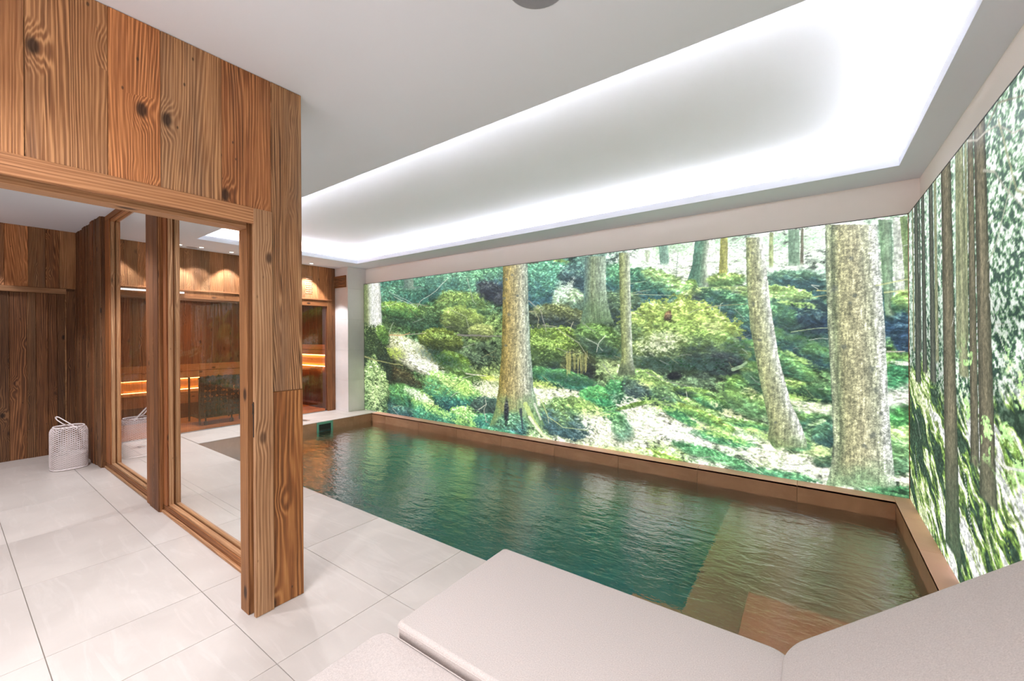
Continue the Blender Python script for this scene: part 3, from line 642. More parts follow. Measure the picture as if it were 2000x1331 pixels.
    P.trunk([(1758,424),(1766,520),(1770,620)],[(1772,422),(1779,520),(1780,640)],[(0,(140,165,110)),(1,(110,140,90))],.9)
    P.mound(1760,590,22,24,20,(150,185,96),(50,84,64)); P.mound(1763,650,22,40,0,(34,56,76),(26,40,64),.2)
    P.patch(1760,778,30,8,10,(240,236,240),.3,.42,.95); P.patch(1760,710,30,5,4,(226,236,226),.34,.46,.95); P.patch(1764,938,26,6,8,(246,246,236),.34,.46,.95)
    for a, b in (((1711,558),(1776,545)),((1727,572),(1776,566))): P.stick([a, b], 3, (190, 196, 140), .7)
    P.stick([(1733,687),(1767,686)],3,(190,180,170),.6); P.stick([(1742,850),(1765,868),(1777,862)],1.6,(210,214,210)); P.stick([(1764,480),(1776,477)],1.2,(200,210,205))

def paint_tall(P):
    """straight spruces over a steep sunlit bank, the panel on the right-hand wall (drawn in metres)"""
    x, z = P.mx, P.mz                    # x from the corner, z up
    n1 = fbm(x * 2.2, z * 2.6, 4, 8); n2 = fbm(x * 20, z * 32 + x * 14, 4, 18); n3 = fbm(x * 40, z * 60, 3, 28)
    leaf = np.clip((n2 - .5) * 2.3 + (n3 - .5) * 2.4 + .5, 0, 1.1)
    dark = np.array([30, 48, 42], np.float32); mid = np.array([104, 146, 104], np.float32); hi = np.array([238, 248, 250], np.float32)
    a = sstep(.12, .52, leaf)[:, None]; b = sstep(.50, .92, leaf)[:, None]
    P.col[:] = (dark * (1 - a) + mid * a) * (1 - b) + hi * b
    up = sstep(.9, 2.3, z + (n1 - .5) * .8)[:, None]
    P.col[:] = P.col * (1 - .22 * up) + np.array([190, 216, 204], np.float32) * .22 * up
    shade = sstep(.58, .40, n1)[:, None] * sstep(2.2, 1.2, z)[:, None]
    P.col *= 1 - .3 * shade
    back = (sstep(2.0, 1.6, x) * sstep(1.1, 1.7, z) * sstep(.42, .6, vnoise(x * 26, z * 2.2, 95)) * .6)[:, None]
    P.col[:] = P.col * (1 - back) + np.array([205, 232, 222], np.float32) * back * (.8 + .4 * n3[:, None])
    # the bank: ridges running down to the right
    top = 1.15 + .1 * np.sin(x * 3) + (n1 - .5) * .5
    bank = sstep(top + .12, top - .15, z)[:, None]
    q_ = x * .45 + z * .89 + (n1 - .5) * .25; a__ = x * .89 - z * .45; r = fbm(q_ * 7.5, a__ * 1.5, 4, 71); r2 = fbm(q_ * 34, a__ * 6, 3, 73)
    t = np.clip((r - .5) * 3.4 + (r2 - .5) * 1.7 + .46, 0, 1)
    g0 = np.array([40, 58, 44], np.float32); g1 = np.array([98, 130, 54], np.float32); g2 = np.array([186, 208, 130], np.float32); g3 = np.array([228, 230, 238], np.float32)
    T = t[:, None]
    bc = g0 * (1 - sstep(.1, .42, T)) + g1 * sstep(.1, .42, T)
    bc = bc * (1 - sstep(.48, .68, T)) + g2 * sstep(.48, .68, T)
    far = sstep(.55, 1.0, x)[:, None]
    bc = bc * (1 - sstep(.60, .86, T) * (.25 + .75 * far)) + g3 * sstep(.60, .86, T) * (.25 + .75 * far)
    bc *= np.exp((n3 - .5) * 1.7 + (r2 - .5) * .8)[:, None] * .9
    P.col[:] = P.col * (1 - bank) + bc * bank
    P.px, P.py = x * 400, (2.51 - z) * 400            # from here the drawing grid is 400 units to the metre
    P.n1, P.n2, P.n3 = n1, n2, n3
    def T_(x0, x1, zb, w0, cols, ztop=2.51, **k):
        P.trunk([(x0 * 400 - w0 * 200, (2.51 - ztop) * 400), ((x1 - .2 * w0) * 400 - w0 * 200, (2.51 - zb - .25) * 400), (x1 * 400 - w0 * 290, (2.51 - zb) * 400)],
                [(x0 * 400 + w0 * 200, (2.51 - ztop) * 400), ((x1 + .1 * w0) * 400 + w0 * 210, (2.51 - zb - .25) * 400), (x1 * 400 + w0 * 320, (2.51 - zb) * 400)], cols, **k)
    br = [(0, (66, 60, 50)), (.45, (124, 112, 92)), (.8, (104, 96, 78)), (1, (60, 60, 50))]
    dk = [(0, (48, 50, 48)), (.5, (90, 90, 80)), (1, (50, 54, 50))]
    gr = [(0, (120, 128, 96)), (.5, (165, 165, 130)), (1, (112, 118, 90))]
    def S_(pts, w, c, **k): P.stick([(p * 400, (2.51 - q) * 400) for p, q in pts], w, c, **k)
    rng = np.random.RandomState(9)
    for k in range(70):
        x0 = rng.uniform(.2, 4.3); z0 = rng.uniform(.7, 2.5); L = rng.uniform(.08, .3); a = rng.uniform(-1.2, .3)
        S_([(x0, z0), (x0 + L * .5, z0 + L * .5 * a * .6), (x0 + L, z0 + L * a)], rng.uniform(1.5, 3.2), (150, 150, 140) if k % 2 else (225, 232, 235))
    for k in range(26):
        x0 = rng.uniform(.1, 4.2); z0 = rng.uniform(.1, .9)
        S_([(x0, z0), (x0 + .14, z0 - .22), (x0 + .22, z0 - .4)], rng.uniform(2, 6), (226, 230, 236) if k % 2 else (150, 186, 70))
    for a_ in TALL_TRUNKS:
        T_(a_[0], a_[1], a_[2], a_[3], {'b': br, 'd': dk, 'g': gr}[a_[4]], bark=.9, vert=.5, moss=((2.51 - 1.1) * 400, (2.51 + .35) * 400, (44, 66, 46)))
    lf = np.clip((vnoise(x * 16 + z * 9, z * 24, 91) - .5) * 1.6 + (n3 - .5) * 2.4 + .5, 0, 1); zone = sstep(1.5, 1.25, z) * sstep(.72, .95, z) * sstep(1.45, 1.7, x) * sstep(.52, .62, vnoise(x * 7, z * 9, 92))
    lm = (zone * sstep(.55, .7, lf))[:, None]; P.col[:] = P.col * (1 - lm) + np.array([150, 196, 120], np.float32) * lm * (.7 + .8 * n3[:, None])
    P.mound(.06 * 400, 1.75 * 400, 18, 60, -4, (70, 92, 40), (30, 40, 30), .3)
    def S_(pts, w, c, **k): P.stick([(p * 400, (2.51 - q) * 400) for p, q in pts], w, c, **k)
    for pts, w, c in TALL_STICKS: S_(pts, w, c)
# (top x, foot x, foot z, width, bark)  metres from the corner
TALL_TRUNKS = [(.18,.20,1.3,.05,'g'),(.45,.48,1.3,.05,'d'),(.98,1.015,1.25,.07,'g'),(1.52,1.53,1.35,.05,'g'),(1.70,1.70,1.4,.045,'g'),(2.60,2.58,1.2,.07,'d'),(2.95,2.98,1.1,.06,'g'),(3.3,3.28,1.3,.1,'d'),(3.62,3.64,.95,.05,'b'),
    (.32,.375,1.05,.15,'d'),(.58,.63,1.15,.11,'d'),(.85,.90,1.1,.12,'d'),(1.588,1.635,1.2,.12,'g'),(1.779,1.83,.75,.10,'b'),(1.93,2.03,.62,.17,'b'),(2.75,2.8,.5,.2,'b'),(3.85,3.9,.4,.24,'d'),
    (1.27,1.39,.10,.24,'b')]
TALL_STICKS = [([(2.05,2.45),(2.195,2.50),(2.477,2.40)],5,(110,96,80)),([(1.739,2.50),(1.9,2.44),(2.015,2.435),(2.19,2.40),(2.375,2.29),(2.6,2.25)],5,(170,160,150)),
    ([(1.993,2.256),(2.15,2.2),(2.269,2.096),(2.465,1.964),(2.7,1.8)],6,(160,156,150)),([(2.067,1.64),(2.158,1.493),(2.308,1.323)],4,(210,214,214)),
    ([(2.15,.88),(2.25,.86),(2.465,.90),(2.8,.9)],7,(210,205,214)),([(1.4,1.5),(1.5,1.62)],3,(220,220,215)),([(2.2,2.42),(2.4,2.05),(2.6,1.95)],8,(150,150,120)),([(2.35,2.1),(2.15,1.85),(2.05,1.8)],7,(150,156,140)),([(1.0,1.35),(1.06,1.5)],3,(210,205,215))]
# ================================================================= the setting: floor, pool, walls, ceiling
GX, GY, TX, TY = -1.938, .278, .9, .6          # joints of the stoneware grid

floor = MB()
for b in ((-9.95, XRW, YB, YP - .021, -.30, -.006), (-9.95, XP - .021, YP - .021, 5.2, -.30, -.006)): floor.box(*b, grain='x')
floor = floor.build('floor', M['grout'], kind='structure')

def cut(lo, hi, a, b): return max(lo, a), min(hi, b)
def lay(x0, x1, y0, y1, xcuts=()):
    xs = [GX + TX * k for k in range(-12, 6)]; ys = [GY + TY * j for j in range(-6, 12)]
    for i in range(len(xs) - 1):
        ax, bx = cut(x0, x1, xs[i], xs[i + 1])
        if bx - ax < .02: continue
        for j in range(len(ys) - 1):
            ay, by = cut(y0, y1, ys[j], ys[j + 1])
            if by - ay < .02: continue
            segs = [(ax, bx)]
            for c in xcuts:
                if ax + .03 < c < bx - .03 and by < 1.2: segs = [(ax, c), (c, bx)]
            for p, q in segs:
                g = .0016
                o = box('tile', M['tile'], (p + g, q - g, ay + g, by - g, -.0058, 0), floor, 'x', .0008)
lay(XS - .02, XRW, YB, YP, (-2.38,))
lay(XS - .02, XP, YP, YMW)
# two slot drains let into the deck
for n_, (x0, x1, y0, y1) in enumerate(((-7.36, -7.20, 1.50, 1.62), (-7.30, -7.12, 3.70, 3.80))):
    m = MB()
    m.box(x0, x1, y0, y1, 0, .003)
    o = m.build('floor_drain', M['silver'], None, .001, 1, label='small square steel drain in the deck ' + ('behind the left pane' if n_ == 0 else 'in front of the sauna bench end'), cat='drain')
    o2 = box('slot', M['black'], (x0 + .02, x1 - .02, y0 + .045, y1 - .045, .003, .0036), o)

# ---- pool basin
pool = empty('pool_basin', (-3.1, 3.5, -1.35), kind='structure')
ZF = -1.32
box('basin_floor', M['pool_floor'], (XP, XC, YP, YC, ZF - .1, ZF), pool, 'x')
def slabs(name, mat, axis, const, thick, a0, a1, z0, z1, step=.9, org=GX, zsteps=None):
    """wall faced with single slabs; thick is signed away from the pool"""
    ks = sorted(set([a0, a1] + [org + step * k for k in range(-14, 14) if a0 + .03 < org + step * k < a1 - .03]))
    zs = zsteps or [z0, z1]
    for i in range(len(ks) - 1):
        for j in range(len(zs) - 1):
            g = .0012; lo, hi = sorted((const, const + thick))
            b = (ks[i] + g, ks[i + 1] - g, lo, hi, zs[j] + g, zs[j + 1] - g) if axis == 'y' else (lo, hi, ks[i] + g, ks[i + 1] - g, zs[j] + g, zs[j + 1] - g)
            box(name, mat, b, pool, 'x' if axis == 'y' else 'y', .001)
zst = [ZF, -.72, -.001]
slabs('wall_slab', M['pool_stone'], 'y', YC, .02, XP, XC, ZF, 0, zsteps=zst)
slabs('wall_slab', M['pool_stone'], 'y', YP, -.02, XP, XC, ZF, -.02, zsteps=[ZF, -.72, -.02])
slabs('wall_slab', M['pool_stone'], 'x', XC, .02, YP, YC, ZF, 0, .6, GY, zsteps=zst)
slabs('wall_slab', M['pool_stone'], 'x', XP, -.02, YP, 3.775, ZF, -.007, .6, GY, zsteps=[ZF, -.72, -.007])
slabs('wall_slab', M['pool_stone'], 'x', XP, -.02, 4.07, YC, ZF, -.007, .6, GY, zsteps=[ZF, -.72, -.007])
box('wall_slab', M['pool_stone'], (XP - .02, XP, 3.776, 4.069, ZF, -.235), pool, 'y')
core = MB()
for b in ((XP - .6, XRW, YC + .02, YMW, ZF - .1, -.022), (XC + .02, XRW, YP - .2, YC + .02, ZF - .1, -.022), (XP - .1, XC + .02, YP - .12, YP - .02, ZF - .1, -.30)): core.box(*b)
core.box(XP - .12, XP - .06, YP, 4.9, ZF - .1, -.30)
core.build('basin_core', M['grout'], pool)
# kerb along both prints, one slab after the other
def coping(b, gr): box('kerb_slab', M['kerb'], b, pool, gr, .0025, 2)
ks = [XP] + [GX + .9 * k for k in range(-5, 3)] + [XC]
ks = sorted(k for k in ks if XP <= k <= XC)
for a, b in zip(ks[:-1], ks[1:]):
    if b - a > .02: coping((a + .001, b - .001, YC, YM + .02, -.021, .0), 'x')
coping((XC, XR + .02, YC - .37, YM + .02, -.021, .0), 'y')
yy = [YP - .1, 2.678, 3.278, 3.878, YC - .372]
for a, b in zip(yy[:-1], yy[1:]): coping((XC, XR + .02, a + .001, b - .001, -.021, .0), 'y')
# shallow seat, ledge and entry step under water
def step(b): 
    box('underwater_step', M['step_stone'], b, pool, 'x', .004, 2)
step((-.70, XC, 2.095, YC, ZF, -.50)); step((-1.02, -.702, 2.095, 2.83, ZF, -.50)); step((-.345, XC, 2.096, 3.03, -.499, -.215))
# water: one closed body
wt = box('pool_water', M['water'], (XP - .004, XC + .004, YP - .004, YC + .004, ZF - .02, ZW), None, 'x')
tag(wt, 'rippled green pool water mirroring the lit forest print', 'water')
# skimmer mouth in the far end
sk = empty('pool_skimmer', (XP, 3.92, -.12), 'skimmer opening with green light tinted into its frame at the waterline of the far pool end', 'skimmer')
m = MB(); y0, y1, z0, z1, t = 3.776, 4.069, -.234, -.010, .035
for b in ((y0, y1, z1 - t, z1), (y0, y1, z0, z0 + t), (y0, y0 + t, z0 + t, z1 - t), (y1 - t, y1, z0 + t, z1 - t)): m.box(XP - .02, XP + .008, b[0], b[1], b[2], b[3])
m.build('frame', M['green_tint_plastic'], sk, .003)
box('throat_dark_plate', M['black'], (XP - .0204, XP - .012, y0 + .01, y1 - .01, z0 + .01, z1 - .01), sk)  # black plate standing in for the shaded depth of the mouth
box('flap', M['steel'], (XP - .0115, XP - .008, y0 + t, y1 - t, z0 + t, ZW + .02), sk)

# ---- walls of plaster
def wall(name, mat, b): return box(name, mat, b, kind='structure')
wall('wall_back', M['white_wall'], (-9.95, XRW + .12, YB - .12, YB, -.3, 3.12))
wall('wall_right', M['wall_bounce_tint'], (XRW, XRW + .12, YB, YMW + .12, ZF - .1, 3.12))
wall('wall_front', M['wall_bounce_tint'], (-9.95, XRW, YMW, YMW + .12, ZF - .1, 3.12))
wall('wall_left_outer', M['white_wall'], (-10.05, -9.95, YB, YMW, -.3, 3.12))
wall('floor_sauna', M['sauna_wood'], (-9.95, XS - .025, 1.211, 4.66, -.005, .001))

# ---- ceiling with the cove
cl = MB(); t = .07
for b in ((-9.95, XRW, YB, CY0, H, H + t), (-9.95, XRW, CY1, YMW, H, H + t), (-9.95, CX0, CY0, CY1, H, H + t), (CX1, XRW, CY0, CY1, H, H + t)): cl.box(*b)
ceil = cl.build('ceiling', M['ceiling'], kind='structure')
G = .17; ZT = 3.03
m = MB(); m.box(CX0 - G, CX1 + G, CY0 - G, CY1 + G, ZT, ZT + .05); m.build('cove_soffit', M['ceiling_top'], ceil)
m = MB()
for b in ((CX0 - G - .03, CX0 - G, CY0 - G, CY1 + G), (CX1 + G, CX1 + G + .01, CY0 - G, CY1 + G), (CX0 - G, CX1 + G, CY0 - G - .03, CY0 - G), (CX0 - G, CX1 + G, CY1 + G, CY1 + G + .03)):
    m.box(*b, H + t, ZT)
m.build('cove_side', M['ceiling_top'], ceil)
cove = empty('cove_light', ((CX0 + CX1) / 2, (CY0 + CY1) / 2, H + t), 'bright white strip light hidden round the ceiling recess over the pool', 'light')
z0 = H + t; s_ = .055; b_ = .075
for b in ((CX0 - .02, CX1 + .02, CY0 - b_, CY0 - s_), (CX0 - .02, CX1 + .02, CY1 + s_, CY1 + b_), (CX0 - b_, CX0 - s_, CY0, CY1), (CX1 + s_, CX1 + b_, CY0, CY1)):
    box('led_strip', M['cove_led'], (*b, z0, z0 + .008), cove)

# ---- tiled pillar at the far end of the print
PX, PY = -7.317, 4.662
pil = empty('pillar', (-7.53, 4.86, 0)); tag(pil, 'pale stoneware clad pillar between sauna and forest print', 'pillar', kind='structure')
box('core', M['grout'], (-7.93, PX - .011, PY + .011, YMW, 0, H), pil)
for i, (a, b) in enumerate(((0, .6), (.6, 1.2), (1.2, 1.8), (1.8, 2.4), (2.4, H))):
    for q in ((-7.93, PX, PY, PY + .010), ):
        box('tile', M['pillar'], (q[0], q[1], q[2], q[3], a + .0008, b - .0008), pil, 'x', .0006)
    box('tile', M['pillar'], (PX - .010, PX, PY + .0105, YMW, a + .0008, b - .0008), pil, 'y', .0006)
# louvred vent high on it
vent = empty('wall_vent', (-7.56, PY, 2.53), 'wooden louvred air vent high on the tiled pillar', 'vent')
m = MB(); vx0, vx1, vz0, vz1 = -7.79, -7.36, 2.43, 2.66
for b in ((vx0, vx1, vz0, vz0 + .022), (vx0, vx1, vz1 - .022, vz1), (vx0, vx0 + .022, vz0, vz1), (vx1 - .022, vx1, vz0, vz1)): m.box(b[0], b[1], PY - .022, PY, b[2], b[3], 'x')
m.build('frame', M['frame_wood'], vent, .002)
box('backing', M['pocket'], (vx0 + .02, vx1 - .02, PY - .004, PY - .001, vz0 + .02, vz1 - .02), vent)
for k in range(6):
    z = vz0 + .034 + k * .030
    box('slat', M['trim_wood'], (vx0 + .022, vx1 - .022, PY - .024, PY - .006, z, z + .014), vent, 'x', .001)

# ================================================================= timber wall and its doorway
tw = MB(); XI = -2.485
tw.box(-2.470, -2.366, 1.05, 1.198, 0, H)
tw.box(-2.470, -2.366, YB, 1.05, 2.145, H)
tw = tw.build('wall_timber', M['old_wood_dark'], kind='structure')
ys = [-1.6, -1.38, -1.17, -.95, -.74, -.52, -.30, -.09, .045, .188, .412, .583, .818, 1.048]
for a, b in zip(ys[:-1], ys[1:]):
    d = random.uniform(0, .0025)
    box('plank', M['old_wood'], (-2.366, XW - .002 + d, a + .0006, b - .0006, 2.124, H - .002), tw, 'z', .0015)
    box('plank', M['old_wood_dark'], (XI, -2.470, a + .0006, b - .0006, 2.10, H - .002), tw, 'z', .0015)
box('plank', M['old_wood'], (-2.366, XW + .0005, 1.0486, YE, 1.160, H - .002), tw, 'z', .002)
lp = box('plank', M['flame_wood'], (-2.366, XW + .002, 1.0486, YE, .001, 1.1585), tw, 'z', .002, label='lighter orange-brown plank with strong flame grain')
box('end_board', M['old_wood'], (-2.470, -2.367, 1.198, YE - .001, .001, H - .002), tw, 'z', .0015)
box('end_board', M['old_wood_dark'], (XI, -2.4705, 1.05, YE - .001, .001, H - .002), tw, 'z', .0015)
# casing, lintel, pocket slot
dr = empty('door_1', (-2.41, .95, 0)); tag(dr, kind='structure')
box('casing', M['trim_wood'], (-2.362, -2.338, .957, 1.048, .001, 2.122), dr, 'z', .002)
box('lintel', M['trim_wood'], (-2.362, -2.338, YB, .9565, 2.042, 2.123), dr, 'y', .002)
box('inner_lintel', M['trim_wood'], (XI, -2.394, YB, .944, 2.022, 2.10), dr, 'y', .002)
box('inner_post', M['frame_wood'], (XI - .002, -2.394, .944, 1.049, .001, 2.10), dr, 'z', .002)
m = MB(); m.box(-2.394, -2.362, 1.040, 1.05, 0, 2.12); m.box(-2.394, -2.362, YB, 1.04, 2.11, 2.12); m.build('pocket', M['pocket'], dr)
box('pocket_track', M['black'], (-2.385, -2.371, YB, 1.03, 2.085, 2.11), dr)
la = empty('door_latch', (-2.35, .956, 1.02), 'black flush latch on the side of the door casing', 'latch')
box('plate', M['black'], (-2.356, -2.349, .9545, .957, .935, 1.118), la, 'z', .0006)
m = MB(); m.tube([(-2.352, .955, 1.108), (-2.345, .949, 1.108), (-2.340, .949, 1.100), (-2.340, .949, 1.066), (-2.345, .949, 1.058), (-2.352, .955, 1.058)], .0022, 8)
m.build('pull_loop', M['black'], la)

# ================================================================= glass partition between lobby and deck
gp = empty('glass_partition', (-4.4, 1.15, 0)); tag(gp, 'wood framed glass partition with two tall panes beside the doorway', 'partition')
def pane_frame(x0, x1, xs0, xs1):
    # x0..x1 outer, xs0..xs1 glass edges
    box('stile', M['frame_wood'], (x0, xs0 - .022, 1.10, 1.19, .062, 2.765), gp, 'z', .002)
    box('glazing_bead', M['trim_wood'], (xs0 - .022, xs0, 1.112, 1.140, .068, 2.742), gp, 'z', .002)
    box('glazing_bead', M['trim_wood'], (xs0 - .022, xs0, 1.160, 1.188, .068, 2.742), gp, 'z', .002)
    box('stile', M['frame_wood'], (xs1 + .022, x1, 1.10, 1.19, .062, 2.765), gp, 'z', .002)
    box('glazing_bead', M['trim_wood'], (xs1, xs1 + .022, 1.112, 1.140, .068, 2.742), gp, 'z', .002)
    box('bottom_rail', M['frame_wood'], (x0, x1, 1.104, 1.19, .0, .062), gp, 'x', .002)
    box('glazing_bead', M['trim_wood'], (xs0, xs1, 1.112, 1.140, .062, .080), gp, 'x', .002)
    box('glazing_bead', M['trim_wood'], (xs0, xs1, 1.160, 1.188, .062, .080), gp, 'x', .002)
    box('foot_strip', M['trim_wood'], (x0, x1, 1.086, 1.1035, .0, .020), gp, 'x', .003, 2)
    box('top_rail', M['frame_wood'], (x0, x1, 1.10, 1.19, 2.765, H), gp, 'x', .002)
    box('glazing_bead', M['trim_wood'], (xs0, xs1, 1.112, 1.140, 2.742, 2.765), gp, 'x', .002)
    box('pane', M['glass'], (xs0 - .005, xs1 + .005, 1.146, 1.154, .066, 2.76), gp, 'x')
pane_frame(-6.455, -4.782, -6.24, -4.80)
pane_frame(-4.425, -2.488, -4.30, -2.60)
mu = [(-4.78, -4.665), (-4.665, -4.55), (-4.55, -4.425)]
box('mullion', M['old_wood_dark'], (-4.779, -4.426, 1.092, 1.20, 0, H), gp, 'z')
for k, (a, b) in enumerate(mu):
    box('mullion_board', M['old_wood_dark'], (a + .001, b - .001, 1.070 + (.006 if k == 0 else 0), 1.092, 0, H), gp, 'z', .002)
box('mullion_board', M['frame_wood'], (-4.4255, -4.412, 1.076, 1.10, 0, H), gp, 'z', .002)

# ================================================================= lobby: side wall, far wall with plank door
sw = box('wall_lobby_side', M['old_wood_dark'], (XL, -6.46, 1.075, 1.20, 0, H), kind='structure')
xs = [XL, -7.58, -7.47, -7.36, -7.19, -7.10, -6.90, -6.76, -6.66, -6.47]
for k, (a, b) in enumerate(zip(xs[:-1], xs[1:])):
    box('plank', M['old_wood_dark'], (a + .001, b - .001, 1.045 + (k % 3) * .007, 1.075, 0, H), sw, 'z', .002)
fwl = box('wall_lobby_far', M['old_wood_dark'], (-7.93, XL - .024, YB, 1.19, 0, H), kind='structure')
ys = [-1.6, -1.4, -1.22, -1.0, -.8, -.62, -.42, -.22, -.02, .17, .33, .455, .64, .78, .90, 1.045]
for k, (a, b) in enumerate(zip(ys[:-1], ys[1:])):
    box('plank', M['old_wood'], (XL - .024, XL - .002 * (k % 3), a + .001, b - .001, 2.09, H), fwl, 'z', .002)
box('plank', M['old_wood_dark'], (XL - .024, XL - .002, 1.034, 1.0455, 0, 2.09), fwl, 'z', .002)
box('plank', M['old_wood_dark'], (XL - .024, XL - .004, .958, 1.033, 0, 2.06), fwl, 'z', .002)
dd = empty('door_2', (XL, .2, 0)); tag(dd, kind='structure')
box('lintel', M['trim_wood'], (XL - .024, XL + .006, YB, .957, 2.022, 2.089), dd, 'y', .002)
box('casing', M['old_wood'], (XL - .024, XL + .004, .945, .957, 0, 2.021), dd, 'z', .002)
ys = [-1.6, -1.42, -1.25, -1.06, -.9, -.7, -.53, -.35, -.17, .02, .20, .35, .49, .63, .70, .80, .876, .944]
for k, (a, b) in enumerate(zip(ys[:-1], ys[1:])):
    box('plank', M['old_wood_dark'], (XL - .024, XL - .012 + (k * 7 % 4) * .0025, a + .001, b - .001, 0, 2.020), dd, 'z', .0025)

# ================================================================= sauna front
sf = empty('wall_sauna_front', (XS, 2.9, 0)); tag(sf, kind='structure')
ys = [1.211, 1.40, 1.55, 1.72, 1.86, 2.02, 2.19, 2.40, 2.53, 2.72, 2.88, 3.03, 3.22, 3.40, 3.55, 3.71, 3.90, 4.05, 4.20, 4.33, 4.52, 4.66]
for k, (a, b) in enumerate(zip(ys[:-1], ys[1:])):
    box('plank', M['old_wood'], (XS - .024, XS - .003 * (k % 3), a + .001, b - .001, 2.20, H), sf, 'z', .002)
box('ledge', M['trim_wood'], (XS - .06, XS + .012, 1.211, 4.58, 2.176, 2.199), sf, 'y', .002)
box('lintel', M['frame_wood'], (XS - .06, XS - .002, 1.211, 4.58, 2.06, 2.175), sf, 'y', .002)
box('post', M['frame_wood'], (XS - .10, XS, 4.492, 4.585, 0, 2.20), sf, 'z', .002)
box('post', M['frame_wood'], (XS - .10, XS, 1.211, 1.27, 0, 2.06), sf, 'z', .002)
box('post', M['old_wood_dark'], (XS - .10, XS - .004, 4.586, 4.66, 0, H), sf, 'z', .002)
for a, b in ((1.27, 2.232), (2.238, 3.338), (3.344, 4.492)):
    box('pane', M['sauna_glass'], (XS - .034, XS - .026, a, b, .012, 2.06), sf, 'y')
box('sill', M['silver'], (XS - .045, XS - .015, 1.27, 4.492, 0, .012), sf, 'y')
# vent holes in one plank
m = MB()
for i in range(9):
    for j in range(5):
        y = 4.075 + j * .026 + (.013 if i % 2 else 0); z = 2.30 + i * .038
        m.lathe([(.008, 0), (.008, .002)], 0, 0, 10, True, True)
        n = 20
        for k in range(len(m.v) - n, len(m.v)):
            vx, vy, vz = m.v[k]; m.v[k] = (XS + .0005 + vz, y + vx, z + vy)
m.build('vent_hole', M['pale_hole'], sf, kind='stuff', label='field of small pale holes')
# bar light on the lintel
bl = empty('wall_light', (XS + .01, 1.70, 2.15), 'slim white bar light on the sauna lintel behind the left pane', 'light')
box('housing', M['silver'], (XS - .002, XS + .018, 1.215, 2.19, 2.150, 2.158), bl, 'y')
box('diffuser', M['bar_led'], (XS - .002, XS + .020, 1.215, 2.19, 2.128, 2.1499), bl, 'y')

# sauna room
sr = empty('wall_sauna_room', (-9, 3, 0)); tag(sr, kind='structure')
def boards(axis, c0, c1, a0, a1, z0, z1, n, mat, name='board', vert=True, par=None):
    for k in range(n):
        if vert:
            a = a0 + (a1 - a0) * k / n; b = a0 + (a1 - a0) * (k + 1) / n - .003
            bb = (c0, c1, a, b, z0, z1) if axis == 'x' else (a, b, c0, c1, z0, z1)
            box(name, mat, bb, par, 'z', .001)
        else:
            a = z0 + (z1 - z0) * k / n; b = z0 + (z1 - z0) * (k + 1) / n - .003
            bb = (c0, c1, a0, a1, a, b) if axis == 'x' else (a0, a1, c0, c1, a, b)
            box(name, mat, bb, par, 'y' if axis == 'x' else 'x', .001)
boards('x', -9.90, -9.85, 1.211, 4.66, 0, 2.2, 22, M['frame_wood'], par=sr)
boards('y', 4.62, 4.66, -9.85, XS - .1, 0, 2.2, 12, M['frame_wood'], par=sr)
boards('y', 1.211, 1.25, -9.85, XS - .1, 0, 2.2, 12, M['frame_wood'], par=sr)
box('sauna_ceiling', M['frame_wood'], (-9.9, XS - .06, 1.211, 4.66, 2.2, 2.22), sr, 'y')

def bench(name, label, slats, extra=()):
    e = empty(name, (slats[0][0], slats[0][2], 0), label, 'bench')
    return e
b1 = bench('sauna_bench', 'long low sauna bench along the back wall with glowing backrest', [(-9.5, 0, 2)])
for k in range(4): box('seat_slat', M['sauna_wood'], (-9.80 + k * .13, -9.685 + k * .13, 1.26, 3.9, .44, .47), b1, 'y', .003)
box('front_board', M['sauna_wood'], (-9.27, -9.245, 1.26, 3.9, .27, .44), b1, 'y', .003)
box('support', M['frame_wood'], (-9.70, -9.30, 1.28, 3.86, 0, .27), b1, 'y')
box('glow_panel', M['sauna_wood'], (-9.845, -9.83, 1.26, 3.02, .49, .68), b1, 'y')
box('led_strip', M['warm_led'], (-9.815, -9.803, 1.28, 3.02, .676, .682), b1, 'y')
box('led_strip', M['warm_led'], (-9.81, -9.80, 1.28, 3.02, .4705, .480), b1, 'y')
for k in range(2): box('backrest_board', M['sauna_wood'], (-9.80, -9.775, 1.26, 3.9, .69 + k * .135, .815 + k * .135), b1, 'y', .003)
b2 = empty('sauna_bench', (-8.9, 4.3, 0), 'raised sauna bench at the right end with glowing backrest and slatted front', 'bench')
for k in range(4): box('seat_slat', M['sauna_wood'], (-9.84, -7.98, 4.02 + k * .13, 4.135 + k * .13, .83, .86), b2, 'x', .003)
for k in range(5): box('front_slat', M['sauna_wood'], (-9.2, -8.22, 4.0, 4.02, .42 + k * .083, .495 + k * .083), b2, 'x', .003)
for k in range(2): box('end_board', M['sauna_wood'], (-8.21 + k * .12, -8.10 + k * .12, 4.0, 4.02, .0, .83), b2, 'z', .003)
box('glow_panel', M['sauna_wood'], (-9.3, -7.96, 4.60, 4.612, .885, 1.10), b2, 'x')
box('led_strip', M['warm_led'], (-9.3, -7.96, 4.572, 4.582, 1.088, 1.096), b2, 'x')
box('led_strip', M['warm_led'], (-9.3, -7.96, 4.575, 4.585, .8605, .872), b2, 'x')
for k in range(2): box('backrest_board', M['sauna_wood'], (-9.8, -7.97, 4.56, 4.585, 1.105 + k * .105, 1.20 + k * .105), b2, 'x', .003)
b3 = empty('sauna_step', (-8.3, 3.7, 0), 'low sauna step of upright boards in front of the raised bench', 'step')
for k in range(6): box('board', M['sauna_wood'], (-8.12, -8.10, 3.60 + k * .0625, 3.659 + k * .0625, .0, .40), b3, 'z', .003)
box('top', M['sauna_wood'], (-9.2, -8.10, 3.60, 3.975, .40, .43), b3, 'x', .003)
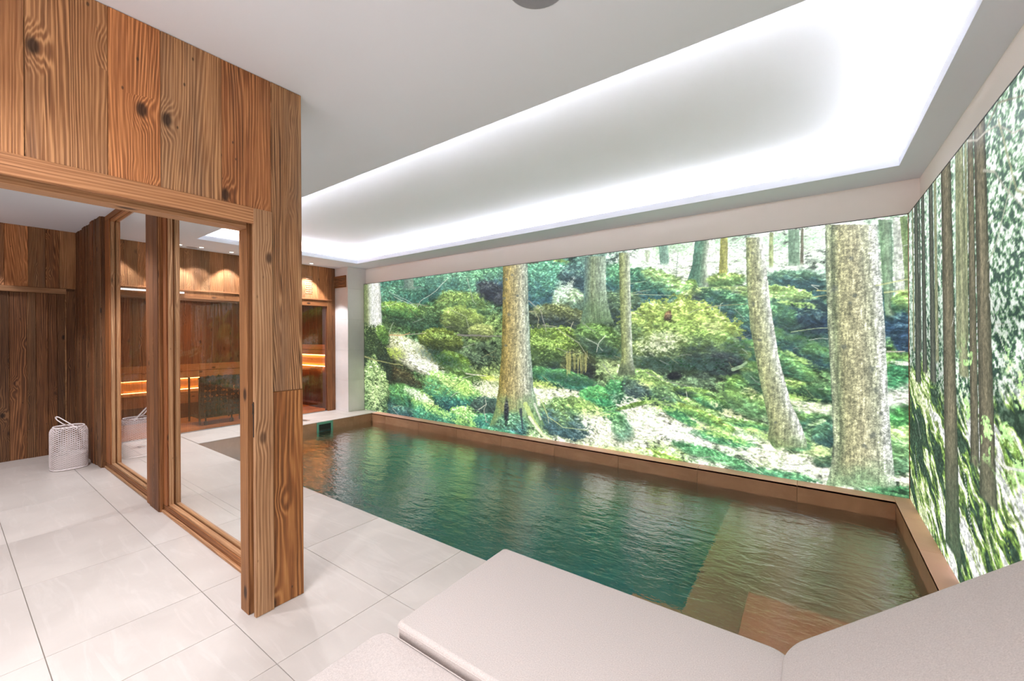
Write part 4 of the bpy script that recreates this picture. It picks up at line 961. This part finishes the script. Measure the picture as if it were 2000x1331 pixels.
sl = empty('sauna_fill_lamp', (-8.9, 2.6, 2.19), 'added dim warm fill lamp under the sauna ceiling', 'lamp')  # unseen lamp added to lift the sauna interior
box('shade', M['frame_wood'], (-9.0, -8.8, 2.5, 2.7, 2.17, 2.198), sl, 'y', .004)
ld = bpy.data.lights.new('glow', 'AREA'); ld.energy = 15; ld.color = (1, .72, .44); ld.size = .18
lo = bpy.data.objects.new('glow', ld); link(lo, sl); lo.location = (-8.9, 2.6, 2.16)
# heater with stones
ht = empty('sauna_heater', (-8.35, 2.79, 0), 'dark sauna heater packed with grey stones behind the bronze glass', 'heater')
hx0, hx1, hy0, hy1 = -8.62, -8.14, 2.50, 3.09
m = MB()
for y in np.linspace(hy0, hy1, 12): m.box(hx1, hx1 + .008, y - .004, y + .004, .14, .76)
for z in (.14, .45, .76): m.box(hx1, hx1 + .010, hy0, hy1, z - .006, z + .006)
for x in (hx0, hx1):
    for y in (hy0, hy1): m.box(x - .012, x + .012, y - .012, y + .012, .03, .78)
m.build('cage', M['steel'], ht, kind='stuff')
for y in (2.60, 2.98):
    m = MB(); m.lathe([(.03, 0), (.03, .06), (.012, .07), (.012, .14)], hx1 - .05, y, 12, True, True); m.build('foot', M['steel'], ht)
box('tray', M['steel'], (hx0, hx1, hy0, hy1, .125, .14), ht)
bm = bmesh.new(); bmesh.ops.create_icosphere(bm, subdivisions=1, radius=.055)
rng = random.Random(3)
for vtx in bm.verts: vtx.co *= rng.uniform(.75, 1.15)
rock_me = bpy.data.meshes.new('stone'); bm.to_mesh(rock_me); bm.free(); rock_me.materials.append(M['rock'])
for iy in range(7):
    for iz in range(8):
        for ix in range(2):
            if ix == 0 and iz < 7: continue
            o = bpy.data.objects.new('stone', rock_me); link(o, ht)
            o.location = (hx1 - .05 - ix * .09 + rng.uniform(-.008, .008) if ix == 0 else hx1 - .055 + rng.uniform(-.01, .01), hy0 + .05 + iy * .083 + rng.uniform(-.01, .01), .19 + iz * .083 + rng.uniform(-.01, .01))
            o.rotation_euler = (rng.uniform(0, 6), rng.uniform(0, 6), rng.uniform(0, 6)); o.scale = (rng.uniform(.8, 1.05), rng.uniform(.8, 1.1), rng.uniform(.7, .95))

# ================================================================= backlit forest prints
def to_draw(X, Y, Z):
    """drawing grid of the long print (about a thousand units over its width)"""
    dx, dy, dz = X, Y, Z - EYE
    zc = dx * fw.x + dy * fw.y + dz * fw.z
    a = (dx * rt2.x + dy * rt2.y + dz * rt2.z) / zc; b = (dx * up2.x + dy * up2.y + dz * up2.z) / zc
    return 1000 + 812.314 * a, 657.6351 - 812.314 * b

def grid_mesh(name, A, B, fpos, cols_fn, mat):
    """A along, B up; vertices on the panel, picture stored as a colour attribute"""
    aa, bb = np.meshgrid(A, B); P = fpos(aa.ravel(), bb.ravel())
    nA, nB = len(A), len(B); n = nA * nB
    me = bpy.data.meshes.new(name); me.vertices.add(n); me.vertices.foreach_set('co', P.astype(np.float32).ravel())
    i = (np.arange(nB - 1)[:, None] * nA + np.arange(nA - 1)[None]).ravel()
    q = np.stack([i, i + 1, i + nA + 1, i + nA], 1).astype(np.int32); nf = len(q)
    me.loops.add(nf * 4); me.loops.foreach_set('vertex_index', q.ravel())
    me.polygons.add(nf); me.polygons.foreach_set('loop_start', np.arange(0, nf * 4, 4, dtype=np.int32)); me.polygons.foreach_set('loop_total', np.full(nf, 4, np.int32))
    me.update(calc_edges=True)
    c = cols_fn(P)
    c = np.where(c <= .04045, c / 12.92, ((c + .055) / 1.055) ** 2.4)
    at = me.color_attributes.new('print', 'FLOAT_COLOR', 'POINT')
    at.data.foreach_set('color', np.concatenate([c, np.ones((n, 1))], 1).astype(np.float32).ravel())
    me.materials.append(mat); return me

def long_cols(P):
    px, py = to_draw(P[:, 0], P[:, 1], P[:, 2])
    p = Print(px, py, P[:, 0] + 8, P[:, 2]); paint_long(p); return p.out()
def tall_cols(P):
    p = Print(P[:, 0] * 0, P[:, 0] * 0, YM - P[:, 1], P[:, 2]); paint_tall(p); return p.out()

# columns spaced evenly as seen by an eye in the room, closer together near it
ph = np.linspace(math.atan(-7.317 / YM), math.atan(XR / YM), 60)
pxs = [to_draw(YM * math.tan(a), YM, 1.25)[0] for a in ph]
LX = np.interp(np.linspace(pxs[0], pxs[-1], 1050), pxs, [YM * math.tan(a) for a in ph])
LX[0], LX[-1] = -7.317, XR
LZ = np.linspace(.0, 2.511, 430)
lb = empty('light_box', (-3.3, YM, 0), 'long backlit print of mossy boulders and spruce trunks along the pool', 'light box')
me = grid_mesh('print', LX, LZ, lambda a, b: np.stack([a, np.full_like(a, YM), b], 1), long_cols, M['print'])
link(bpy.data.objects.new('print', me), lb)
box('housing', M['white_wall'], (-7.317, XR, YM + .002, YMW - .022, 0, 2.511), lb)
box('edge_profile', M['strip'], (-7.317, XR, YM - .003, YM + .002, 2.509, 2.516), lb)
box('edge_profile', M['strip'], (-7.320, -7.314, YM - .003, YM + .002, .0, 2.516), lb)
TS = np.concatenate([np.linspace(0, 2.5, 250) ** 1.0, np.linspace(2.5, 4.4, 70)[1:]])
TZ = np.linspace(0, 2.511, 640)
tb = empty('light_box', (XR, 2.8, 0), 'tall backlit print of slim spruces over a sunlit bank on the right-hand wall', 'light box')
me = grid_mesh('print', TS, TZ, lambda a, b: np.stack([np.full_like(a, XR), YM - a, b], 1), tall_cols, M['print_tall'])
link(bpy.data.objects.new('print', me), tb)
box('housing', M['white_wall'], (XR + .002, XRW - .022, YM - 4.4, YM, 0, 2.511), tb)
box('edge_profile', M['strip'], (XR - .003, XR + .002, YM - 4.4, YM - .004, 2.509, 2.514), tb)
box('corner_bead', M['brass'], (XR - .006, XR - .0005, YM - .006, YM - .0005, 0, 2.511), tb)

# ================================================================= loungers
def cushion(name, x0, x1, y0, y1, z0, z1, r, parent, puff=.008, rot=None, nx=26, ny=16):
    """soft slab with rolled edges: a rounded box, its top slightly crowned"""
    bm = bmesh.new(); bmesh.ops.create_cube(bm, size=1)
    for vtx in bm.verts: vtx.co = Vector(((x0 + x1) / 2 + vtx.co.x * (x1 - x0), (y0 + y1) / 2 + vtx.co.y * (y1 - y0), (z0 + z1) / 2 + vtx.co.z * (z1 - z0)))
    for side, rad in ((0, r[0]), (1, r[2])):          # corner radius at the low x end, at the high x end
        xm = (x0 + x1) / 2
        ve = [e for e in bm.edges if abs(e.verts[0].co.z - e.verts[1].co.z) > 1e-4 and abs(e.verts[0].co.x - e.verts[1].co.x) < 1e-6 and abs(e.verts[0].co.x - (x1 if side else x0)) < 1e-6]
        bmesh.ops.bevel(bm, geom=ve, offset=rad, segments=8, affect='EDGES', profile=.5)
    hor = [e for e in bm.edges if abs(e.verts[0].co.z - e.verts[1].co.z) < 1e-5 and e.verts[0].co.z > (z0 + z1) / 2 and len(e.link_faces) == 2 and abs(e.link_faces[0].normal.z - e.link_faces[1].normal.z) > .5]
    bmesh.ops.bevel(bm, geom=hor, offset=r[1], segments=5, affect='EDGES', profile=.5)
    bmesh.ops.triangulate(bm, faces=[f for f in bm.faces if len(f.verts) > 4])
    if rot: bmesh.ops.transform(bm, matrix=rot, verts=bm.verts)
    me = bpy.data.meshes.new(name); bm.to_mesh(me); bm.free()
    me.uv_layers.new(name='UVMap'); me.polygons.foreach_set('use_smooth', [True] * len(me.polygons)); me.materials.append(M['fabric'])
    o = bpy.data.objects.new(name, me); link(o, parent)
    o.modifiers.new('wn', 'WEIGHTED_NORMAL').keep_sharp = True
    return o
def piping(path, parent, r=.0022, close=False):
    m = MB(); m.tube(path, r, 8, close); return m.build('piping', M['fabric'], parent)
def rounded(x0, x1, y0, y1, z, ra, rb, ro=0, n=6):
    P = []
    for cx, cy, a0, r in ((x1 - rb, y1 - rb, 0, rb), (x0 + ra, y1 - ra, 90, ra), (x0 + ra, y0 + ra, 180, ra), (x1 - rb, y0 + rb, 270, rb)):
        for k in range(n + 1):
            a = R(a0 + 90 * k / n); P.append(Vector((cx + (r + ro) * math.cos(a), cy + (r + ro) * math.sin(a), z)))
    return P

def lounger(label, x0, xh, y0, y1, z1, th, back_len, ang, rr):
    e = empty('sun_lounger', ((x0 + xh) / 2, (y0 + y1) / 2, 0), label, 'sun lounger', None)
    zb = z1 - th
    # timber platform frame
    for a, b in ((x0 + .10, x0 + .17), (xh - .17, xh - .10)):
        for c, d in ((y0 + .06, y0 + .13), (y1 - .13, y1 - .06)): box('leg', M['frame_wood'], (a, b, c, d, 0, zb - .06), e, 'z', .003)
    m = MB()
    m.box(x0 + .05, xh + .02, y0 + .03, y0 + .06, zb - .07, zb - .012, 'x'); m.box(x0 + .05, xh + .02, y1 - .06, y1 - .03, zb - .07, zb - .012, 'x')
    m.box(x0 + .05, x0 + .08, y0 + .06, y1 - .06, zb - .07, zb - .012, 'y'); m.box(xh - .01, xh + .02, y0 + .06, y1 - .06, zb - .07, zb - .012, 'y')
    m.build('frame', M['frame_wood'], e, .002)
    m = MB()
    n = int((xh - x0 - .1) / .1)
    for k in range(n): m.box(x0 + .06 + k * .1, x0 + .13 + k * .1, y0 + .035, y1 - .035, zb - .012, zb - .001, 'y')
    m.build('slat_bed', M['frame_wood'], e)
    cushion('seat_cushion', x0, xh, y0, y1, zb, z1, rr, e)
    for z, q in ((z1 - rr[1], 0.0006), (zb + .004, .0006)): piping(rounded(x0, xh, y0, y1, z, rr[0], rr[2], q), e, close=True)
    piv = Vector((xh + .012, 0, z1 - .065))
    rot = Matrix.Translation(piv) @ Matrix.Rotation(-R(ang), 4, 'Y') @ Matrix.Translation(-piv)
    cushion('back_cushion', xh + .012, xh + .012 + back_len, y0, y1, z1 - .065, z1 + .035, (rr[2], .03, .05), e, rot=rot)
    P = [rot @ p for p in rounded(xh + .012, xh + .012 + back_len, y0, y1, z1 - .060, rr[2], .05, .0006)]
    piping(P, e, close=True)
    m = MB(); m.box(xh + .05, xh + back_len - .04, y0 + .05, y1 - .05, z1 - .09, z1 - .068, 'x')
    o = m.build('back_support', M['frame_wood'], e); o.data.transform(rot)
    q0 = rot @ Vector((xh + back_len * .7, y0 + .1, z1 - .09)); q1 = Vector((xh + back_len * .55, y0 + .1, 0.0))
    for y in (y0 + .08, y1 - .11): m = MB(); m.tube([(q0.x, y, q0.z), (q0.x - .02, y, .012)], .012, 10); m.build('strut', M['frame_wood'], e)
    return e
lounger('pale grey upholstered lounger with raised back beside the pool edge', -1.195, -.040, .940, 1.575, .450, .055, .74, 41, (.022, .014, .085))
lounger('lower pale grey lounger whose rounded corner shows at the bottom edge', -1.262, -.040, .285, .9385, .402, .10, .70, 20, (.05, .009, .06))

# ================================================================= woven lantern bag
bag = empty('woven_basket', (-6.73, .86, 0), 'pale perforated basket with a strap handle standing in the lobby corner', 'basket')
def superr(a, rx, ry, n=3.0):
    c, s = abs(math.cos(a)), abs(math.sin(a)); return (c ** n / rx ** n + s ** n / ry ** n) ** (-1 / n)
bcx, bcy, brx, bry = -6.80, .857, .145, .150
def prof(t):      # height 0..1 -> (scale, z)
    z = .008 + .455 * t
    k = 1.0
    if t < .08: k = .93 + .07 * math.sqrt(max(0, 1 - ((.08 - t) / .08) ** 2))
    if t > .84: k = .80 + .20 * math.sqrt(max(0, 1 - ((t - .84) / .16) ** 2))
    return k, z
na, nz = 26, 42
bm = bmesh.new(); rows = []
for j in range(nz + 1):
    k, z = prof(j / nz); row = []
    for i in range(na):
        a = 2 * math.pi * (i + (.5 if j % 2 else 0)) / na
        rr_ = superr(a, brx * k, bry * k); row.append(bm.verts.new((bcx + rr_ * math.cos(a), bcy + rr_ * math.sin(a), z)))
    rows.append(row)
faces = []
for j in range(nz - 1):
    for i in range(na):
        # diamond: bottom row j, left and right on j+1, top on j+2
        if j % 2 == 0: l, r_ = rows[j + 1][(i - 1) % na], rows[j + 1][i]
        else: l, r_ = rows[j + 1][i], rows[j + 1][(i + 1) % na]
        faces.append(bm.faces.new((rows[j][i], r_, rows[j + 2][i], l)))
bm.normal_update()
res = bmesh.ops.inset_individual(bm, faces=faces, thickness=.0031, depth=0)
bmesh.ops.delete(bm, geom=faces, context='FACES_ONLY')
me = bpy.data.meshes.new('woven_body'); bm.to_mesh(me); bm.free(); me.uv_layers.new(name='UVMap'); me.materials.append(M['rope'])
o = bpy.data.objects.new('woven_body', me); link(o, bag); sm = o.modifiers.new('s', 'SOLIDIFY'); sm.thickness = .004
def ring(k, z, n=48): return [(bcx + superr(2 * math.pi * i / n, brx * k, bry * k) * math.cos(2 * math.pi * i / n), bcy + superr(2 * math.pi * i / n, brx * k, bry * k) * math.sin(2 * math.pi * i / n), z) for i in range(n)]
m = MB(); m.tube(ring(.80, .466), .007, 8, True); m.build('rim', M['rope'], bag)
m = MB(); m.tube(ring(.95, .010), .008, 8, True); m.build('base_ring', M['rope'], bag)
m = MB(); rs = [ring(.90, .012), ring(.955, .03), ring(.955, .165), ring(.5, .172)]
for q0, q1 in zip(rs[:-1], rs[1:]):
    for k in range(48): m.quad([q0[k], q0[(k + 1) % 48], q1[(k + 1) % 48], q1[k]], [(0, 0)] * 4, True)
m.quad(rs[-1], [(0, 0)] * 48)
m.build('lining', M['lining'], bag)
def strap(pts, wdt=.014, thk=.0045):
    m = MB(); pts = [Vector(p) for p in pts]
    for a, b in zip(pts[:-1], pts[1:]):
        d = (b - a).normalized(); s = Vector((1, 0, 0)); u = d.cross(s).normalized() * thk
        q = [a - s * wdt - u, a + s * wdt - u, b + s * wdt - u, b - s * wdt - u]; r2 = [a - s * wdt + u, a + s * wdt + u, b + s * wdt + u, b - s * wdt + u]
        for f in (q[::-1], r2, (q[0], q[1], r2[1], r2[0]), (q[1], q[2], r2[2], r2[1]), (q[2], q[3], r2[3], r2[2]), (q[3], q[0], r2[0], r2[3])): m.quad(f, [(0, 0), (1, 0), (1, 1), (0, 1)])
    return m.build('handle', M['rope'], bag)
strap([(bcx + .112, .905, .455), (bcx + .10, .880, .480), (bcx + .075, .825, .535), (bcx + .05, .775, .585), (bcx + .035, .758, .592), (bcx + .02, .752, .580), (bcx + .03, .762, .555), (bcx + .05, .800, .512), (bcx + .02, .86, .470), (bcx - .02, .90, .452)])

# ================================================================= downlights
def downlight(x, y, label, watts, angle=75, blend=.35, size=.03, warm=(.96, .955, 1.0), on=True, group='recessed downlights', r=.042):
    e = empty('downlight', (x, y, H), label, 'downlight', group)
    m = MB(); m.lathe([(r * .72, H - .0015), (r, H - .003), (r, H + .0), (r * .72, H + .0)], x, y, 28); m.build('trim_ring', M['silver'], e)
    m = MB(); m.lathe([(.001, H - .001), (r * .70, H - .001)], x, y, 24); m.build('lens', M['lamp'] if on else M['grey_mesh'], e)
    if watts:
        ld = bpy.data.lights.new('spot', 'SPOT'); ld.energy = watts * SPOT_K; ld.color = warm; ld.spot_size = R(angle); ld.spot_blend = blend; ld.shadow_soft_size = size
        lo = bpy.data.objects.new('spot', ld); link(lo, e); lo.location = (x, y, H - .012)
    return e
DL = [(-7.53, 2.08, 'lit downlight in front of the sauna just right of the wide mullion', 60, 80, .25), (-7.55, 2.76, 'lit downlight in front of the sauna at the right edge of the right pane', 60, 80, .25),
      (-7.55, 3.42, 'downlight in front of the sauna hidden behind the timber post', 60, 80, .25), (-7.55, 4.07, 'lit downlight in front of the sauna just right of the timber post', 60, 80, .25),
      (-7.53, 1.40, 'downlight in front of the sauna above the left pane', 50, 80, .25),
      (-2.62, .50, 'lobby downlight close behind the doorway lintel', 25, 110, .3), (-7.50, -.05, 'lobby downlight washing the far plank wall', 34, 85, .25),
      (-5.0, .25, 'lobby downlight in the middle of the room', 34, 120, .5), (-5.35, .36, 'added lobby fill light between doorway and basket', 52, 120, .5), (-3.6, -.8, 'lobby downlight near the back wall', 20, 130, .5),  # the lamp towards the basket is added to light its front
      (-1.45, -.30, 'added ceiling fill light behind the viewpoint beside the timber wall', 50, 140, .6), (-.30, -.60, 'added ceiling fill light behind the loungers', 38, 140, .6),  # unseen lamps added as ambient fill for the near room
      (-1.6, -1.30, 'added fill light washing the white wall behind the viewpoint', 60, 120, .5), (-.5, -1.30, 'added fill light washing the middle of the white wall behind the viewpoint', 60, 120, .5), (.35, -1.2, 'added fill light in the corner behind the viewpoint', 50, 120, .5),  # added wall washers, their bounce brightens the ceiling
      (-4.9, 1.62, 'added deck fill light outside the glass partition', 50, 125, .5), (-3.55, 1.62, 'added deck fill light beside the free end of the timber wall', 38, 125, .5),  # hidden lamps added to brighten the deck floor
      (-1.5, .95, 'ceiling downlight above the doorway side', 0, 120, .5)]
for x, y, lab, wt_, an, bl_ in DL:
    if wt_: downlight(x, y, lab, wt_, an, bl_)
# the dark round ones
sp = empty('ceiling_speaker', (-.868, 1.375, H), 'round grey ceiling speaker cut by the top edge of the photo', 'speaker')
m = MB(); m.lathe([(.118, H - .004), (.122, H - .002), (.122, H)], -.868, 1.375, 40); m.build('rim', M['silver'], sp)
m = MB(); m.lathe([(.001, H - .006), (.117, H - .0045)], -.868, 1.375, 40); m.build('grille', M['grey_mesh'], sp)
sp = empty('ceiling_speaker', (-7.60, 2.25, H), 'small grey round ceiling speaker seen through the right pane', 'speaker')
m = MB(); m.lathe([(.068, H - .004), (.072, H)], -7.60, 2.25, 32); m.build('rim', M['silver'], sp)
m = MB(); m.lathe([(.001, H - .005), (.067, H - .0045)], -7.60, 2.25, 32); m.build('grille', M['grey_mesh'], sp)
